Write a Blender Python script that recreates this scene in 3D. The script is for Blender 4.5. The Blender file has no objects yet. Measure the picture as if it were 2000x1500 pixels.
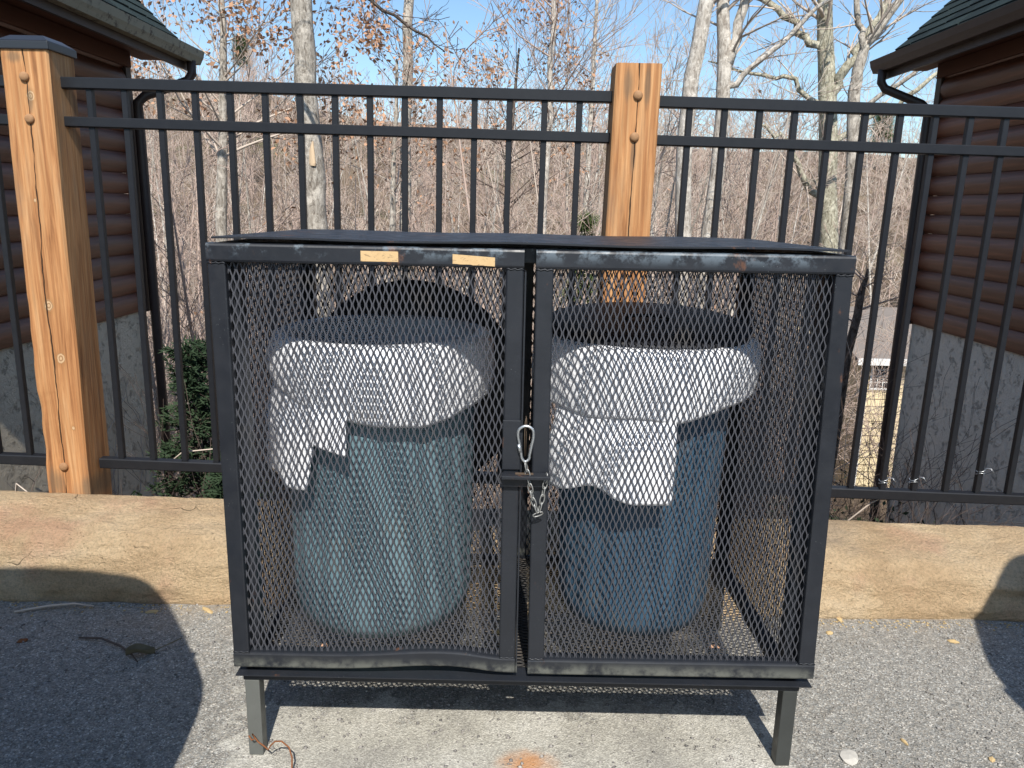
import bpy, bmesh, math, random
import numpy as np
from mathutils import Vector, Matrix, noise as mn

S = bpy.context.scene
COL = S.collection
R = random.Random(11)
rng = np.random.default_rng(5)
rad = math.radians

# ------------------------------------------------------------------ camera
cam_d = bpy.data.cameras.new('camera')
cam = bpy.data.objects.new('camera', cam_d)
COL.objects.link(cam)
cam_d.sensor_width = 36.0
cam_d.lens = 27.0
cam_d.clip_start = 0.05
cam_d.clip_end = 600
cam.matrix_world = Matrix.Translation((0, 0, 1.17)) @ Matrix.Rotation(rad(90 - 12.9), 4, 'X') @ Matrix.Rotation(rad(1.2), 4, 'Z')
S.camera = cam
S.render.resolution_x, S.render.resolution_y = 1024, 768

# ------------------------------------------------------------------ sky and sun
SUN_EL, SUN_AZ = rad(47.5), 0.10
wd = bpy.data.worlds.new('World')
S.world = wd
wd.use_nodes = True
wn, wl = wd.node_tree.nodes, wd.node_tree.links
wn.clear()
sky = wn.new('ShaderNodeTexSky')
sky.sky_type = 'NISHITA'
sky.sun_disc = False
sky.sun_elevation = SUN_EL
sky.sun_rotation = math.pi - SUN_AZ
sky.altitude = 300
sky.air_density = 1.1
sky.dust_density = 0.7
sky.ozone_density = 1.3
# thin high cloud, part of the sky itself
tc = wn.new('ShaderNodeTexCoord')
mp = wn.new('ShaderNodeMapping'); mp.inputs['Scale'].default_value = (1.2, 1.2, 6.0); mp.inputs['Rotation'].default_value = (0.1, 0.25, 0.3)
cn = wn.new('ShaderNodeTexNoise'); cn.inputs['Scale'].default_value = 1.6; cn.inputs['Detail'].default_value = 7; cn.inputs['Roughness'].default_value = 0.6
cr = wn.new('ShaderNodeValToRGB'); cr.color_ramp.elements[0].position = 0.45; cr.color_ramp.elements[1].position = 0.8
cr.color_ramp.elements[0].color = (0, 0, 0, 1); cr.color_ramp.elements[1].color = (0.22, 0.22, 0.22, 1)
mx = wn.new('ShaderNodeMix'); mx.data_type = 'RGBA'
mx.inputs['B'].default_value = (5.2, 5.7, 6.3, 1)
bg = wn.new('ShaderNodeBackground'); bg.inputs['Strength'].default_value = 0.13
ow = wn.new('ShaderNodeOutputWorld')
wl.new(tc.outputs['Generated'], mp.inputs['Vector']); wl.new(mp.outputs['Vector'], cn.inputs['Vector'])
wl.new(cn.outputs['Fac'], cr.inputs['Fac']); wl.new(cr.outputs['Color'], mx.inputs['Factor'])
tn = wn.new('ShaderNodeMix'); tn.data_type = 'RGBA'; tn.blend_type = 'MULTIPLY'; tn.inputs['Factor'].default_value = 1.0; tn.inputs['B'].default_value = (0.82, 0.95, 1.04, 1)
wl.new(sky.outputs['Color'], tn.inputs['A']); wl.new(tn.outputs['Result'], mx.inputs['A']); wl.new(mx.outputs['Result'], bg.inputs['Color'])
wl.new(bg.outputs['Background'], ow.inputs['Surface'])

sd = bpy.data.lights.new('sun', 'SUN')
sd.energy = 4.8
sd.angle = rad(0.53)
sd.color = (1.0, 0.955, 0.88)
sun = bpy.data.objects.new('sun', sd)
COL.objects.link(sun)
ldir = Vector((-math.sin(SUN_AZ) * math.cos(SUN_EL), math.cos(SUN_AZ) * math.cos(SUN_EL), -math.sin(SUN_EL)))
sun.rotation_euler = ldir.to_track_quat('-Z', 'Y').to_euler()
sun.location = -ldir * 20

S.view_settings.view_transform = 'Standard'
S.view_settings.look = 'None'
S.view_settings.exposure = 0.36
S.view_settings.gamma = 1.0
S.view_settings.use_curve_mapping = False
S.cycles.max_bounces = 6
S.cycles.transparent_max_bounces = 8
S.cycles.use_denoising = True

# ------------------------------------------------------------------ material helper
class MT:
    def __init__(s, name, rough=0.7, spec=0.3, metal=0.0):
        s.m = bpy.data.materials.new(name); s.m.use_nodes = True
        s.n, s.l = s.m.node_tree.nodes, s.m.node_tree.links
        s.b = s.n['Principled BSDF']
        s.b.inputs['Roughness'].default_value = rough
        s.b.inputs['Specular IOR Level'].default_value = spec
        s.b.inputs['Metallic'].default_value = metal
        s.co = s.n.new('ShaderNodeTexCoord').outputs['Object']
    def map(s, scale=(1, 1, 1), rot=(0, 0, 0), loc=(0, 0, 0), vec=None):
        k = s.n.new('ShaderNodeMapping')
        k.inputs['Scale'].default_value = scale; k.inputs['Rotation'].default_value = rot; k.inputs['Location'].default_value = loc
        s.l.new(vec or s.co, k.inputs['Vector']); return k.outputs['Vector']
    def noise(s, scale, detail=4, rough=0.55, dist=0.0, vec=None):
        k = s.n.new('ShaderNodeTexNoise')
        k.inputs['Scale'].default_value = scale; k.inputs['Detail'].default_value = detail
        k.inputs['Roughness'].default_value = rough; k.inputs['Distortion'].default_value = dist
        s.l.new(vec or s.co, k.inputs['Vector']); return k.outputs['Fac']
    def vor(s, scale, feature='F1', out='Distance', vec=None, rnd=1.0):
        k = s.n.new('ShaderNodeTexVoronoi'); k.feature = feature
        k.inputs['Scale'].default_value = scale; k.inputs['Randomness'].default_value = rnd
        s.l.new(vec or s.co, k.inputs['Vector']); return k.outputs[out]
    def ramp(s, fac, stops, interp='LINEAR'):
        k = s.n.new('ShaderNodeValToRGB'); k.color_ramp.interpolation = interp
        e = k.color_ramp.elements
        while len(e) < len(stops): e.new(0.5)
        for i, (p, c) in enumerate(stops):
            e[i].position = p
            e[i].color = (c, c, c, 1) if isinstance(c, (int, float)) else (*c, 1)
        s.l.new(fac, k.inputs['Fac']); return k.outputs['Color']
    def mix(s, f, a, b, mode='MIX'):
        k = s.n.new('ShaderNodeMix'); k.data_type = 'RGBA'; k.blend_type = mode
        for nm, v in (('Factor', f), ('A', a), ('B', b)):
            i = k.inputs[nm]
            if isinstance(v, tuple): i.default_value = (*v, 1)
            elif isinstance(v, (int, float)): i.default_value = v
            else: s.l.new(v, i)
        return k.outputs['Result']
    def math(s, op, a, b=0.0, c=0.0, clamp=False):
        k = s.n.new('ShaderNodeMath'); k.operation = op; k.use_clamp = clamp
        for i, v in enumerate((a, b, c)):
            if isinstance(v, (int, float)): k.inputs[i].default_value = v
            else: s.l.new(v, k.inputs[i])
        return k.outputs[0]
    def xyz(s, vec=None):
        k = s.n.new('ShaderNodeSeparateXYZ'); s.l.new(vec or s.co, k.inputs[0]); return k.outputs
    def rng(s, v, a, b, c=0.0, d=1.0):
        k = s.n.new('ShaderNodeMapRange'); k.interpolation_type = 'SMOOTHSTEP'
        s.l.new(v, k.inputs[0])
        for i, q in enumerate((a, b, c, d)): k.inputs[i + 1].default_value = q
        return k.outputs[0]
    def objrand(s):
        return s.n.new('ShaderNodeObjectInfo').outputs['Random']
    def col(s, c):
        if isinstance(c, tuple): s.b.inputs['Base Color'].default_value = (*c, 1)
        else: s.l.new(c, s.b.inputs['Base Color'])
        return s
    def rough(s, c): s.l.new(c, s.b.inputs['Roughness']); return s
    def bump(s, h, strength=0.5, dist=0.01):
        k = s.n.new('ShaderNodeBump'); k.inputs['Strength'].default_value = strength; k.inputs['Distance'].default_value = dist
        s.l.new(h, k.inputs['Height']); s.l.new(k.outputs['Normal'], s.b.inputs['Normal']); return s

# ------------------------------------------------------------------ object helpers
def setp(o, label=None, cat=None, group=None, kind=None):
    if label: o['label'] = label
    if cat: o['category'] = cat
    if group: o['group'] = group
    if kind: o['kind'] = kind
    return o
def link(o, parent=None):
    COL.objects.link(o)
    if parent is not None: o.parent = parent
    return o
def empty(name, loc=(0, 0, 0), rz=0.0, **k):
    o = bpy.data.objects.new(name, None); o.empty_display_size = 0.1
    o.location = loc; o.rotation_euler = (0, 0, rz)
    return setp(link(o), **k)
def np_mesh(name, V, Q, mat, smooth=False):
    V = np.asarray(V, dtype=np.float32).reshape(-1, 3); Q = np.asarray(Q, dtype=np.int32)
    k = Q.shape[1]
    me = bpy.data.meshes.new(name)
    me.vertices.add(len(V)); me.vertices.foreach_set('co', V.ravel())
    me.loops.add(Q.size); me.loops.foreach_set('vertex_index', Q.ravel())
    me.polygons.add(len(Q)); me.polygons.foreach_set('loop_start', np.arange(0, Q.size, k, dtype=np.int32))
    me.polygons.foreach_set('loop_total', np.full(len(Q), k, dtype=np.int32))
    if smooth: me.polygons.foreach_set('use_smooth', np.ones(len(Q), dtype=bool))
    me.update(calc_edges=True)
    if mat: me.materials.append(mat)
    return me
class MB:
    """collects verts and faces"""
    def __init__(s): s.v = []; s.f = []
    def add(s, vs, fs):
        b = len(s.v); s.v += [tuple(v) for v in vs]; s.f += [tuple(b + i for i in f) for f in fs]; return s
    def box(s, x0, x1, y0, y1, z0, z1, ch=0.0):
        if ch <= 0:
            vs = [(x, y, z) for z in (z0, z1) for y in (y0, y1) for x in (x0, x1)]
            return s.add(vs, [(0, 2, 3, 1), (4, 5, 7, 6), (0, 1, 5, 4), (2, 6, 7, 3), (0, 4, 6, 2), (1, 3, 7, 5)])
        bm = bmesh.new(); bmesh.ops.create_cube(bm, size=1)
        for v in bm.verts:
            v.co = Vector(((x0 + x1) / 2 + v.co.x * (x1 - x0), (y0 + y1) / 2 + v.co.y * (y1 - y0), (z0 + z1) / 2 + v.co.z * (z1 - z0)))
        bmesh.ops.bevel(bm, geom=bm.edges[:], offset=ch, segments=2, profile=0.6, affect='EDGES')
        bm.verts.index_update()
        s.add([v.co for v in bm.verts], [[v.index for v in f.verts] for f in bm.faces]); bm.free(); return s
    def tube(s, pts, rs, n=6, closed=False, cap=True):
        pts = [Vector(p) for p in pts]; N = len(pts)
        if isinstance(rs, (int, float)): rs = [rs] * N
        vs = []; prev = None
        for i, p in enumerate(pts):
            if closed: t = pts[(i + 1) % N] - pts[i - 1]
            else: t = pts[min(i + 1, N - 1)] - pts[max(i - 1, 0)]
            t = t.normalized() if t.length > 1e-9 else Vector((0, 0, 1))
            if prev is None:
                a = Vector((0, 0, 1)) if abs(t.z) < 0.9 else Vector((1, 0, 0))
                u = t.cross(a).normalized()
            else:
                u = (prev - t * prev.dot(t)); u = u.normalized() if u.length > 1e-6 else t.orthogonal().normalized()
            prev = u; w = t.cross(u)
            for k in range(n):
                a = 2 * math.pi * k / n
                vs.append(p + (u * math.cos(a) + w * math.sin(a)) * rs[i])
        fs = []
        for i in range(N if closed else N - 1):
            j = (i + 1) % N
            for k in range(n):
                fs.append((i * n + k, i * n + (k + 1) % n, j * n + (k + 1) % n, j * n + k))
        if cap and not closed:
            fs.append(tuple(reversed(range(n)))); fs.append(tuple((N - 1) * n + k for k in range(n)))
        return s.add(vs, fs)
    def prism(s, sec, pts, axis='Y'):
        """section [(a,b)] swept straight; pts = two coordinates along the axis"""
        n = len(sec); vs = []
        for q in pts:
            for a, b in sec:
                vs.append((a, q, b) if axis == 'Y' else (q, a, b))
        fs = [tuple(range(n)), tuple(reversed(range(n, 2 * n)))]
        for k in range(n): fs.append((k, (k + 1) % n, n + (k + 1) % n, n + k))
        return s.add(vs, fs)
    def lathe(s, prof, n=32, cx=0, cy=0):
        m = len(prof); vs = []
        for k in range(n):
            a = 2 * math.pi * k / n
            for r, z in prof: vs.append((cx + r * math.cos(a), cy + r * math.sin(a), z))
        fs = []
        for k in range(n):
            for i in range(m - 1):
                fs.append((k * m + i, ((k + 1) % n) * m + i, ((k + 1) % n) * m + i + 1, k * m + i + 1))
        return s.add(vs, fs)
    def mesh(s, name, mat, smooth=False, fix=True):
        me = bpy.data.meshes.new(name); me.from_pydata(s.v, [], s.f); me.update()
        if fix:
            bm = bmesh.new(); bm.from_mesh(me); bmesh.ops.recalc_face_normals(bm, faces=bm.faces); bm.to_mesh(me); bm.free()
        if smooth:
            me.polygons.foreach_set('use_smooth', np.ones(len(me.polygons), dtype=bool))
        if mat: me.materials.append(mat)
        return me
    def obj(s, name, mat, parent=None, smooth=False, **k):
        return setp(link(bpy.data.objects.new(name, s.mesh(name, mat, smooth)), parent), **k)
def mobj(name, me, parent=None, **k):
    return setp(link(bpy.data.objects.new(name, me), parent), **k)
def smooth_angle(o, ang=35):
    me = o.data
    me.polygons.foreach_set('use_smooth', np.ones(len(me.polygons), dtype=bool))
    bm = bmesh.new(); bm.from_mesh(me)
    for e in bm.edges:
        if len(e.link_faces) == 2 and e.calc_face_angle(0) > rad(ang): e.smooth = False
    bm.to_mesh(me); bm.free(); return o
def fbm(x, y, z, o=4):
    return mn.fractal(Vector((x, y, z)), 0.9, 2.0, o)
def lerp(a, b, t): return a + (b - a) * t

# ------------------------------------------------------------------ materials
# asphalt, with the pale cement-stained patch the cage stands on
a = MT('asphalt', 0.92, 0.25)
bigv = a.noise(1.3, 4)
fine = a.noise(240, 3, 0.7)
vc = a.vor(290, 'F1', 'Color')
vcs = a.n.new('ShaderNodeSeparateColor'); a.l.new(vc, vcs.inputs[0])
base = a.mix(bigv, (0.205, 0.200, 0.180), (0.325, 0.315, 0.288))
agg = a.ramp(vcs.outputs[0], [(0.0, 0.5), (0.35, 0.85), (0.7, 1.05), (0.92, 1.35), (1.0, 2.1)])
base = a.mix(1.0, base, agg, 'MULTIPLY')
mid = a.ramp(a.noise(38, 5, 0.65), [(0.3, 0.75), (0.7, 1.22)])
base = a.mix(1.0, base, mid, 'MULTIPLY')
tint = a.mix(vcs.outputs[1], (1.07, 1.0, 0.93), (0.97, 1.0, 1.03))
base = a.mix(1.0, base, tint, 'MULTIPLY')
X, Y, Z = a.xyz()
wob = a.math('MULTIPLY', a.math('SUBTRACT', a.noise(6.5, 6, 0.7), 0.5), 0.55)
dx = a.math('SUBTRACT', a.math('ABSOLUTE', a.math('SUBTRACT', X, 0.03)), 0.62)
dy = a.math('SUBTRACT', Y, 1.62)
dd = a.math('ADD', a.math('MAXIMUM', dx, dy), wob)
mask = a.rng(dd, 0.03, -0.025)
cem = a.ramp(a.noise(5, 6, 0.65), [(0.3, (0.30, 0.285, 0.25)), (0.5, (0.42, 0.40, 0.345)), (0.7, (0.54, 0.52, 0.465))])
cem = a.mix(1.0, cem, a.ramp(vcs.outputs[0], [(0, 0.72), (0.5, 0.95), (1.0, 1.25)]), 'MULTIPLY')
colr = a.mix(a.math('MULTIPLY', mask, 0.86), base, cem)
# rust stain and sandy drift close to the kerb
rx = a.math('SUBTRACT', X, 0.05); ry = a.math('SUBTRACT', Y, 1.435)
rd = a.math('SQRT', a.math('ADD', a.math('MULTIPLY', rx, rx), a.math('MULTIPLY', a.math('MULTIPLY', ry, ry), 2.0)))
rm = a.rng(a.math('ADD', rd, a.math('MULTIPLY', a.noise(30, 4), 0.05)), 0.11, 0.035)
colr = a.mix(a.math('MULTIPLY', rm, 0.75), colr, (0.50, 0.22, 0.07))
sm = a.math('MULTIPLY', a.rng(Y, 1.86, 2.1), a.rng(a.noise(9, 5, 0.7), 0.42, 0.68))
colr = a.mix(a.math('MULTIPLY', sm, 0.6), colr, (0.30, 0.24, 0.17))
a.col(colr)
a.bump(a.math('ADD', a.vor(290), a.math('MULTIPLY', a.noise(60, 3), 0.8)), 0.6, 0.003)
M_ASPHALT = a.m

# sandstone
a = MT('sandstone', 0.9, 0.2)
v = a.map((1.0, 1.2, 1.7))
n1 = a.noise(3.2, 7, 0.62, 0.6, v)
c = a.ramp(n1, [(0.25, (0.52, 0.36, 0.21)), (0.42, (0.66, 0.47, 0.28)), (0.55, (0.74, 0.55, 0.34)), (0.7, (0.80, 0.62, 0.41)), (0.85, (0.84, 0.72, 0.54))])
c = a.mix(a.rng(a.noise(2.1, 4, 0.6), 0.55, 0.75), c, (0.48, 0.37, 0.26))
c = a.mix(a.math('MULTIPLY', a.rng(a.noise(4.6, 4, 0.5, 0, a.map((1, 1, 1), (0, 0, 0), (5, 2, 1))), 0.52, 0.72), 0.55), c, (0.62, 0.34, 0.22))
c = a.mix(1.0, c, a.ramp(a.noise(120, 6, 0.8), [(0.36, 0.78), (0.54, 1.15)]), 'MULTIPLY')
# bedding cracks: thin warped cell edges, only here and there
wv = a.n.new('ShaderNodeVectorMath'); wv.operation = 'ADD'
wn1 = a.n.new('ShaderNodeTexNoise'); wn1.inputs['Scale'].default_value = 7; a.l.new(a.co, wn1.inputs['Vector'])
ws = a.n.new('ShaderNodeVectorMath'); ws.operation = 'SCALE'; ws.inputs['Scale'].default_value = 0.22
a.l.new(wn1.outputs['Color'], ws.inputs[0]); a.l.new(a.co, wv.inputs[0]); a.l.new(ws.outputs[0], wv.inputs[1])
ed = a.vor(3.6, 'DISTANCE_TO_EDGE', 'Distance', a.map((1, 1, 1.3), vec=wv.outputs[0]))
ck = a.math('MULTIPLY', a.rng(ed, 0.007, 0.001), a.rng(a.noise(5, 3), 0.60, 0.68))
c = a.mix(a.math('MULTIPLY', ck, 0.8), c, (0.10, 0.06, 0.035))
a.col(c)
hh = a.math('SUBTRACT', a.math('ADD', a.noise(34, 9, 0.8, 0.4, v), a.math('ADD', a.math('MULTIPLY', a.noise(150, 4, 0.8), 0.5), a.math('MULTIPLY', a.noise(9, 4, 0.6), 1.2))), ck)
pit = a.math('MULTIPLY', a.rng(a.vor(75), 0.16, 0.06), a.rng(a.noise(11, 3), 0.5, 0.62))
a.col(a.mix(a.math('MULTIPLY', pit, 0.55), c, (0.20, 0.12, 0.07)))
a.bump(a.math('SUBTRACT', hh, pit), 1.0, 0.024)
M_STONE = a.m

# black painted steel of the cage; chalky wear near top edges, dust low down
def cage_paint(name, base, wear=True):
    a = MT(name, 0.42, 0.38)
    X, Y, Z = a.xyz()
    c = a.mix(a.noise(9, 5, 0.6), base, tuple(min(1, q * 2.0) for q in base))
    if wear:
        blot = a.math('ADD', a.math('MULTIPLY', a.noise(22, 6, 0.72), 0.65), a.math('MULTIPLY', a.noise(4.5, 4, 0.6), 0.35))
        zt = a.math('MULTIPLY', a.math('MULTIPLY', a.rng(Z, 1.066, 1.092), a.rng(Z, 1.1015, 1.0995)), a.rng(blot, 0.47, 0.56))
        c = a.mix(a.math('MULTIPLY', zt, 0.65), c, (0.16, 0.20, 0.235))
        zb = a.math('MULTIPLY', a.math('MULTIPLY', a.rng(Z, 0.256, 0.228), a.rng(Z, 0.214, 0.222)), a.rng(blot, 0.42, 0.58))
        c = a.mix(a.math('MULTIPLY', zb, 0.5), c, (0.20, 0.205, 0.175))
        rs = a.rng(a.noise(11, 6, 0.75, 0, a.map((1, 1, 0.5), (0, 0, 0), (3, 0, 7))), 0.60, 0.68)
        c = a.mix(a.math('MULTIPLY', rs, 0.6), c, (0.16, 0.07, 0.035))
    sp = a.rng(a.vor(140), 0.10, 0.04)
    c = a.mix(a.math('MULTIPLY', a.math('MULTIPLY', sp, a.rng(a.noise(13, 2), 0.55, 0.7)), 0.7), c, (0.35, 0.38, 0.38))
    a.col(c)
    a.rough(a.ramp(a.noise(30, 4), [(0.3, 0.36), (0.7, 0.6)]))
    a.bump(a.noise(70, 4), 0.12, 0.003)
    return a.m
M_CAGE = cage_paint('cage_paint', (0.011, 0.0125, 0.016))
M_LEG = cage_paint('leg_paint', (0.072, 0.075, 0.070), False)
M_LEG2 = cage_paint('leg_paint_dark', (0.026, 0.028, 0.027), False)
a = MT('mesh_paint', 0.5, 0.5)
a.col(a.mix(a.rng(a.noise(7, 5, 0.65), 0.55, 0.75), (0.062, 0.064, 0.075), (0.095, 0.086, 0.078)))
M_MESH = a.m
a = MT('floor_mesh_metal', 0.7, 0.4)
a.col(a.mix(a.rng(a.noise(9, 5, 0.65), 0.42, 0.62), (0.045, 0.044, 0.043), (0.085, 0.072, 0.060)))
M_FMESH = a.m
a = MT('rust', 0.9, 0.2)
a.col(a.mix(a.noise(60, 4), (0.10, 0.04, 0.02), (0.30, 0.12, 0.05))); M_RUST = a.m
a = MT('dull_wire', 0.7, 0.3, 0.4); a.col((0.14, 0.10, 0.07)); M_DWIRE = a.m
a = MT('zinc', 0.35, 0.5, 0.85)
a.col(a.mix(a.noise(80, 4), (0.42, 0.44, 0.45), (0.68, 0.70, 0.71))); M_ZINC = a.m
a = MT('dull_zinc', 0.5, 0.5, 0.6)
a.col(a.mix(a.noise(90, 4), (0.20, 0.20, 0.19), (0.45, 0.45, 0.43))); M_CHAIN = a.m
a = MT('masking_tape', 0.8, 0.2)
c = a.mix(a.noise(60, 5, 0.7), (0.50, 0.33, 0.16), (0.66, 0.47, 0.25))
c = a.mix(a.math('MULTIPLY', a.rng(a.noise(110, 4, 0.6, 0.5, a.map((1, 1, 3))), 0.57, 0.64), 0.6), c, (0.20, 0.13, 0.08))
a.col(c); M_TAPE = a.m

# cans, bag, lid
def plastic(name, c0, c1):
    a = MT(name, 0.55, 0.4)
    c = a.mix(a.noise(5, 5, 0.6, 0, a.map((1, 1, 0.35))), c0, c1)
    c = a.mix(a.math('MULTIPLY', a.rng(a.noise(34, 6, 0.7, 0, a.map((1, 1, 0.3))), 0.56, 0.72), 0.4), c, (0.20, 0.19, 0.17))
    a.col(c); a.bump(a.noise(50, 3), 0.08, 0.004); return a.m
M_CAN1 = plastic('grey_blue_plastic', (0.12, 0.205, 0.245), (0.17, 0.27, 0.31))
M_CAN2 = plastic('dark_blue_plastic', (0.034, 0.078, 0.13), (0.055, 0.118, 0.185))
M_LID = plastic('black_plastic', (0.006, 0.006, 0.008), (0.012, 0.012, 0.016))
a = MT('white_film', 0.24, 0.5)
a.col(a.mix(a.noise(14, 5), (0.80, 0.81, 0.85), (0.90, 0.90, 0.92)))
a.b.inputs['Subsurface Weight'].default_value = 0.0
wr = a.noise(11, 6, 0.6, 1.4, a.map((1.0, 1.0, 2.6)))
a.bump(a.math('ADD', wr, a.math('MULTIPLY', a.noise(38, 5, 0.6, 2.5, a.map((1, 1, 1.8))), 0.35)), 0.32, 0.02); M_BAG = a.m

# fence
a = MT('fence_paint', 0.45, 0.3)
a.col(a.mix(a.noise(40, 4), (0.009, 0.010, 0.013), (0.017, 0.018, 0.021))); M_FENCE = a.m

def wood(name, crack_amp, crack_x, knots=(), stain=()):
    a = MT(name, 0.78, 0.25)
    X, Y, Z = a.xyz()
    warp = a.noise(3.0, 3, 0.5, 0, a.map((1, 1, 0.6)))
    g = a.noise(52, 6, 0.62, 0.9, a.map((1, 1, 0.045)))
    g2 = a.noise(170, 3, 0.6, 0, a.map((1, 1, 0.03)))
    c = a.ramp(g, [(0.28, (0.21, 0.09, 0.036)), (0.42, (0.38, 0.17, 0.066)), (0.56, (0.48, 0.24, 0.10)), (0.75, (0.57, 0.33, 0.16))])
    c = a.mix(1.0, c, a.ramp(g2, [(0.3, 0.78), (0.65, 1.1)]), 'MULTIPLY')
    c = a.mix(a.math('MULTIPLY', a.rng(a.noise(7, 5, 0.6, 0, a.map((1, 1, 0.25))), 0.50, 0.68), 0.6), c, (0.25, 0.175, 0.11))
    # knots
    kn = a.vor(4.2, vec=a.map((1.0, 1.0, 0.62), (0, 0, 0), (0.2, 0.0, 0.35)))
    ring = a.math('MULTIPLY', a.rng(kn, 0.13, 0.05), 1.0)
    rr = a.math('ADD', a.math('MULTIPLY', a.math('SINE', a.math('MULTIPLY', kn, 260)), 0.25), 0.75)
    c = a.mix(a.math('MULTIPLY', ring, 0.15), c, a.mix(rr, (0.16, 0.07, 0.03), (0.42, 0.22, 0.09)))
    for kx, kz, kr in knots:
        ex = a.math('SUBTRACT', X, kx); ez = a.math('MULTIPLY', a.math('SUBTRACT', Z, kz), 0.75)
        kd = a.math('ADD', a.math('SQRT', a.math('ADD', a.math('MULTIPLY', ex, ex), a.math('MULTIPLY', ez, ez))), a.math('MULTIPLY', a.math('SUBTRACT', a.noise(40, 3), 0.5), 0.012))
        halo = a.rng(kd, kr * 1.9, kr * 0.9); core = a.rng(kd, kr * 0.95, kr * 0.75)
        rg = a.math('ADD', a.math('MULTIPLY', a.math('SINE', a.math('MULTIPLY', kd, 900)), 0.5), 0.5)
        c = a.mix(a.math('MULTIPLY', halo, 0.35), c, (0.33, 0.16, 0.06))
        c = a.mix(a.math('MULTIPLY', core, 0.9), c, a.mix(rg, (0.30, 0.17, 0.08), (0.62, 0.42, 0.24)))
    for kx, kz, kw, kh in stain:
        ex = a.math('DIVIDE', a.math('SUBTRACT', X, kx), kw); ez = a.math('DIVIDE', a.math('SUBTRACT', Z, kz), kh)
        kd = a.math('ADD', a.math('SQRT', a.math('ADD', a.math('MULTIPLY', ex, ex), a.math('MULTIPLY', ez, ez))), a.math('MULTIPLY', a.math('SUBTRACT', g, 0.5), 1.6))
        c = a.mix(a.math('MULTIPLY', a.rng(kd, 1.15, 0.3), 0.6), c, (0.13, 0.10, 0.065))
    # one long drying crack with a wandering line of its own
    wx = a.math('MULTIPLY', a.math('SUBTRACT', a.noise(1.6, 5, 0.6, 0, a.map((0, 0, 1))), 0.5), crack_amp)
    lean = a.math('MULTIPLY', Z, 0.014)
    d = a.math('ABSOLUTE', a.math('SUBTRACT', a.math('SUBTRACT', X, crack_x), a.math('ADD', wx, lean)))
    w = a.math('MULTIPLY', a.rng(a.noise(5, 3, 0.6, 0, a.map((0, 0, 1))), 0.36, 0.6), 0.0022)
    k = a.math('LESS_THAN', d, a.math('ADD', w, 0.0007))
    nm = a.n.new('ShaderNodeNewGeometry').outputs['Normal']
    ny = a.xyz(nm)[1]
    k = a.math('MULTIPLY', k, a.math('LESS_THAN', ny, -0.5))
    c = a.mix(a.math('MULTIPLY', k, 0.93), c, (0.025, 0.012, 0.006))
    a.col(c)
    a.bump(a.math('SUBTRACT', a.math('ADD', g, a.math('MULTIPLY', g2, 0.5)), a.math('MULTIPLY', k, 3.0)), 0.5, 0.004)
    return a.m
M_POST1 = wood('post_wood', 0.06, -0.024, [(-0.011, 0.844, 0.016), (0.008, 0.677, 0.014), (0.024, 0.45, 0.006), (-0.016, 1.165, 0.006), (0.006, 1.462, 0.012)], [(0.004, 1.45, 0.012, 0.05), (-0.05, 0.26, 0.03, 0.06), (0.05, 0.24, 0.03, 0.05), (-0.03, 1.57, 0.03, 0.02)])
M_POST2 = wood('post_wood_split', 0.035, -0.022, [], [(-0.030, 1.53, 0.018, 0.055), (0.026, 1.52, 0.014, 0.06), (-0.004, 1.33, 0.012, 0.07)])
a = MT('weathered_bolt', 0.75, 0.3); a.col(a.mix(a.noise(90, 4), (0.22, 0.11, 0.05), (0.42, 0.24, 0.12))); M_BOLT = a.m
a = MT('cap_metal', 0.35, 0.5); a.col((0.020, 0.022, 0.027)); M_CAP = a.m

# houses
a = MT('log_stain', 0.42, 0.5)
g = a.noise(30, 6, 0.6, 0.5, a.map((1, 0.05, 1)))
c = a.ramp(g, [(0.25, (0.065, 0.021, 0.011)), (0.6, (0.14, 0.045, 0.022)), (0.8, (0.22, 0.082, 0.042))])
c = a.mix(1.0, c, a.ramp(a.objrand(), [(0, 0.72), (1, 1.2)]), 'MULTIPLY')
a.col(c); a.bump(g, 0.3, 0.01); M_LOG = a.m
def stucco(name, c0, c1):
    a = MT(name, 0.95, 0.15)
    c = a.mix(a.noise(1.6, 5, 0.6), c0, c1)
    st = a.noise(8, 7, 0.7, 1.0)
    line = a.math('ABSOLUTE', a.math('SUBTRACT', st, 0.5))
    ridge = a.math('MULTIPLY', a.rng(line, 0.030, 0.004), a.rng(a.noise(9, 2), 0.5, 0.62))
    c = a.mix(a.math('MULTIPLY', ridge, 0.3), c, tuple(q * 0.4 for q in c0))
    a.col(c)
    a.bump(a.math('ADD', a.noise(20, 8, 0.75, 0.6), a.math('MULTIPLY', ridge, -0.8)), 0.8, 0.035)
    return a.m
M_STUC_R = stucco('grey_stucco', (0.64, 0.555, 0.45), (0.76, 0.67, 0.56))
M_STUC_L = stucco('warm_grey_stucco', (0.56, 0.48, 0.36), (0.70, 0.60, 0.46))
a = MT('dark_trim', 0.5, 0.4); a.col(a.mix(a.noise(12, 5), (0.030, 0.018, 0.014), (0.05, 0.032, 0.027))); M_TRIM = a.m
a = MT('weathered_gutter_lit_edge', 0.7, 0.3)
X, Y, Z = a.xyz()
c = a.mix(a.noise(7, 6, 0.7, 0, a.map((1, 0.5, 1))), (0.055, 0.048, 0.040), (0.11, 0.095, 0.08))
c = a.mix(a.math('MULTIPLY', a.rng(Z, 2.465, 2.49), a.rng(a.noise(16, 6, 0.7), 0.32, 0.5)), c, (0.27, 0.26, 0.20))  # greenish top edge, its sunlit lightness put into the colour
a.col(c); M_GUTL = a.m
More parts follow.
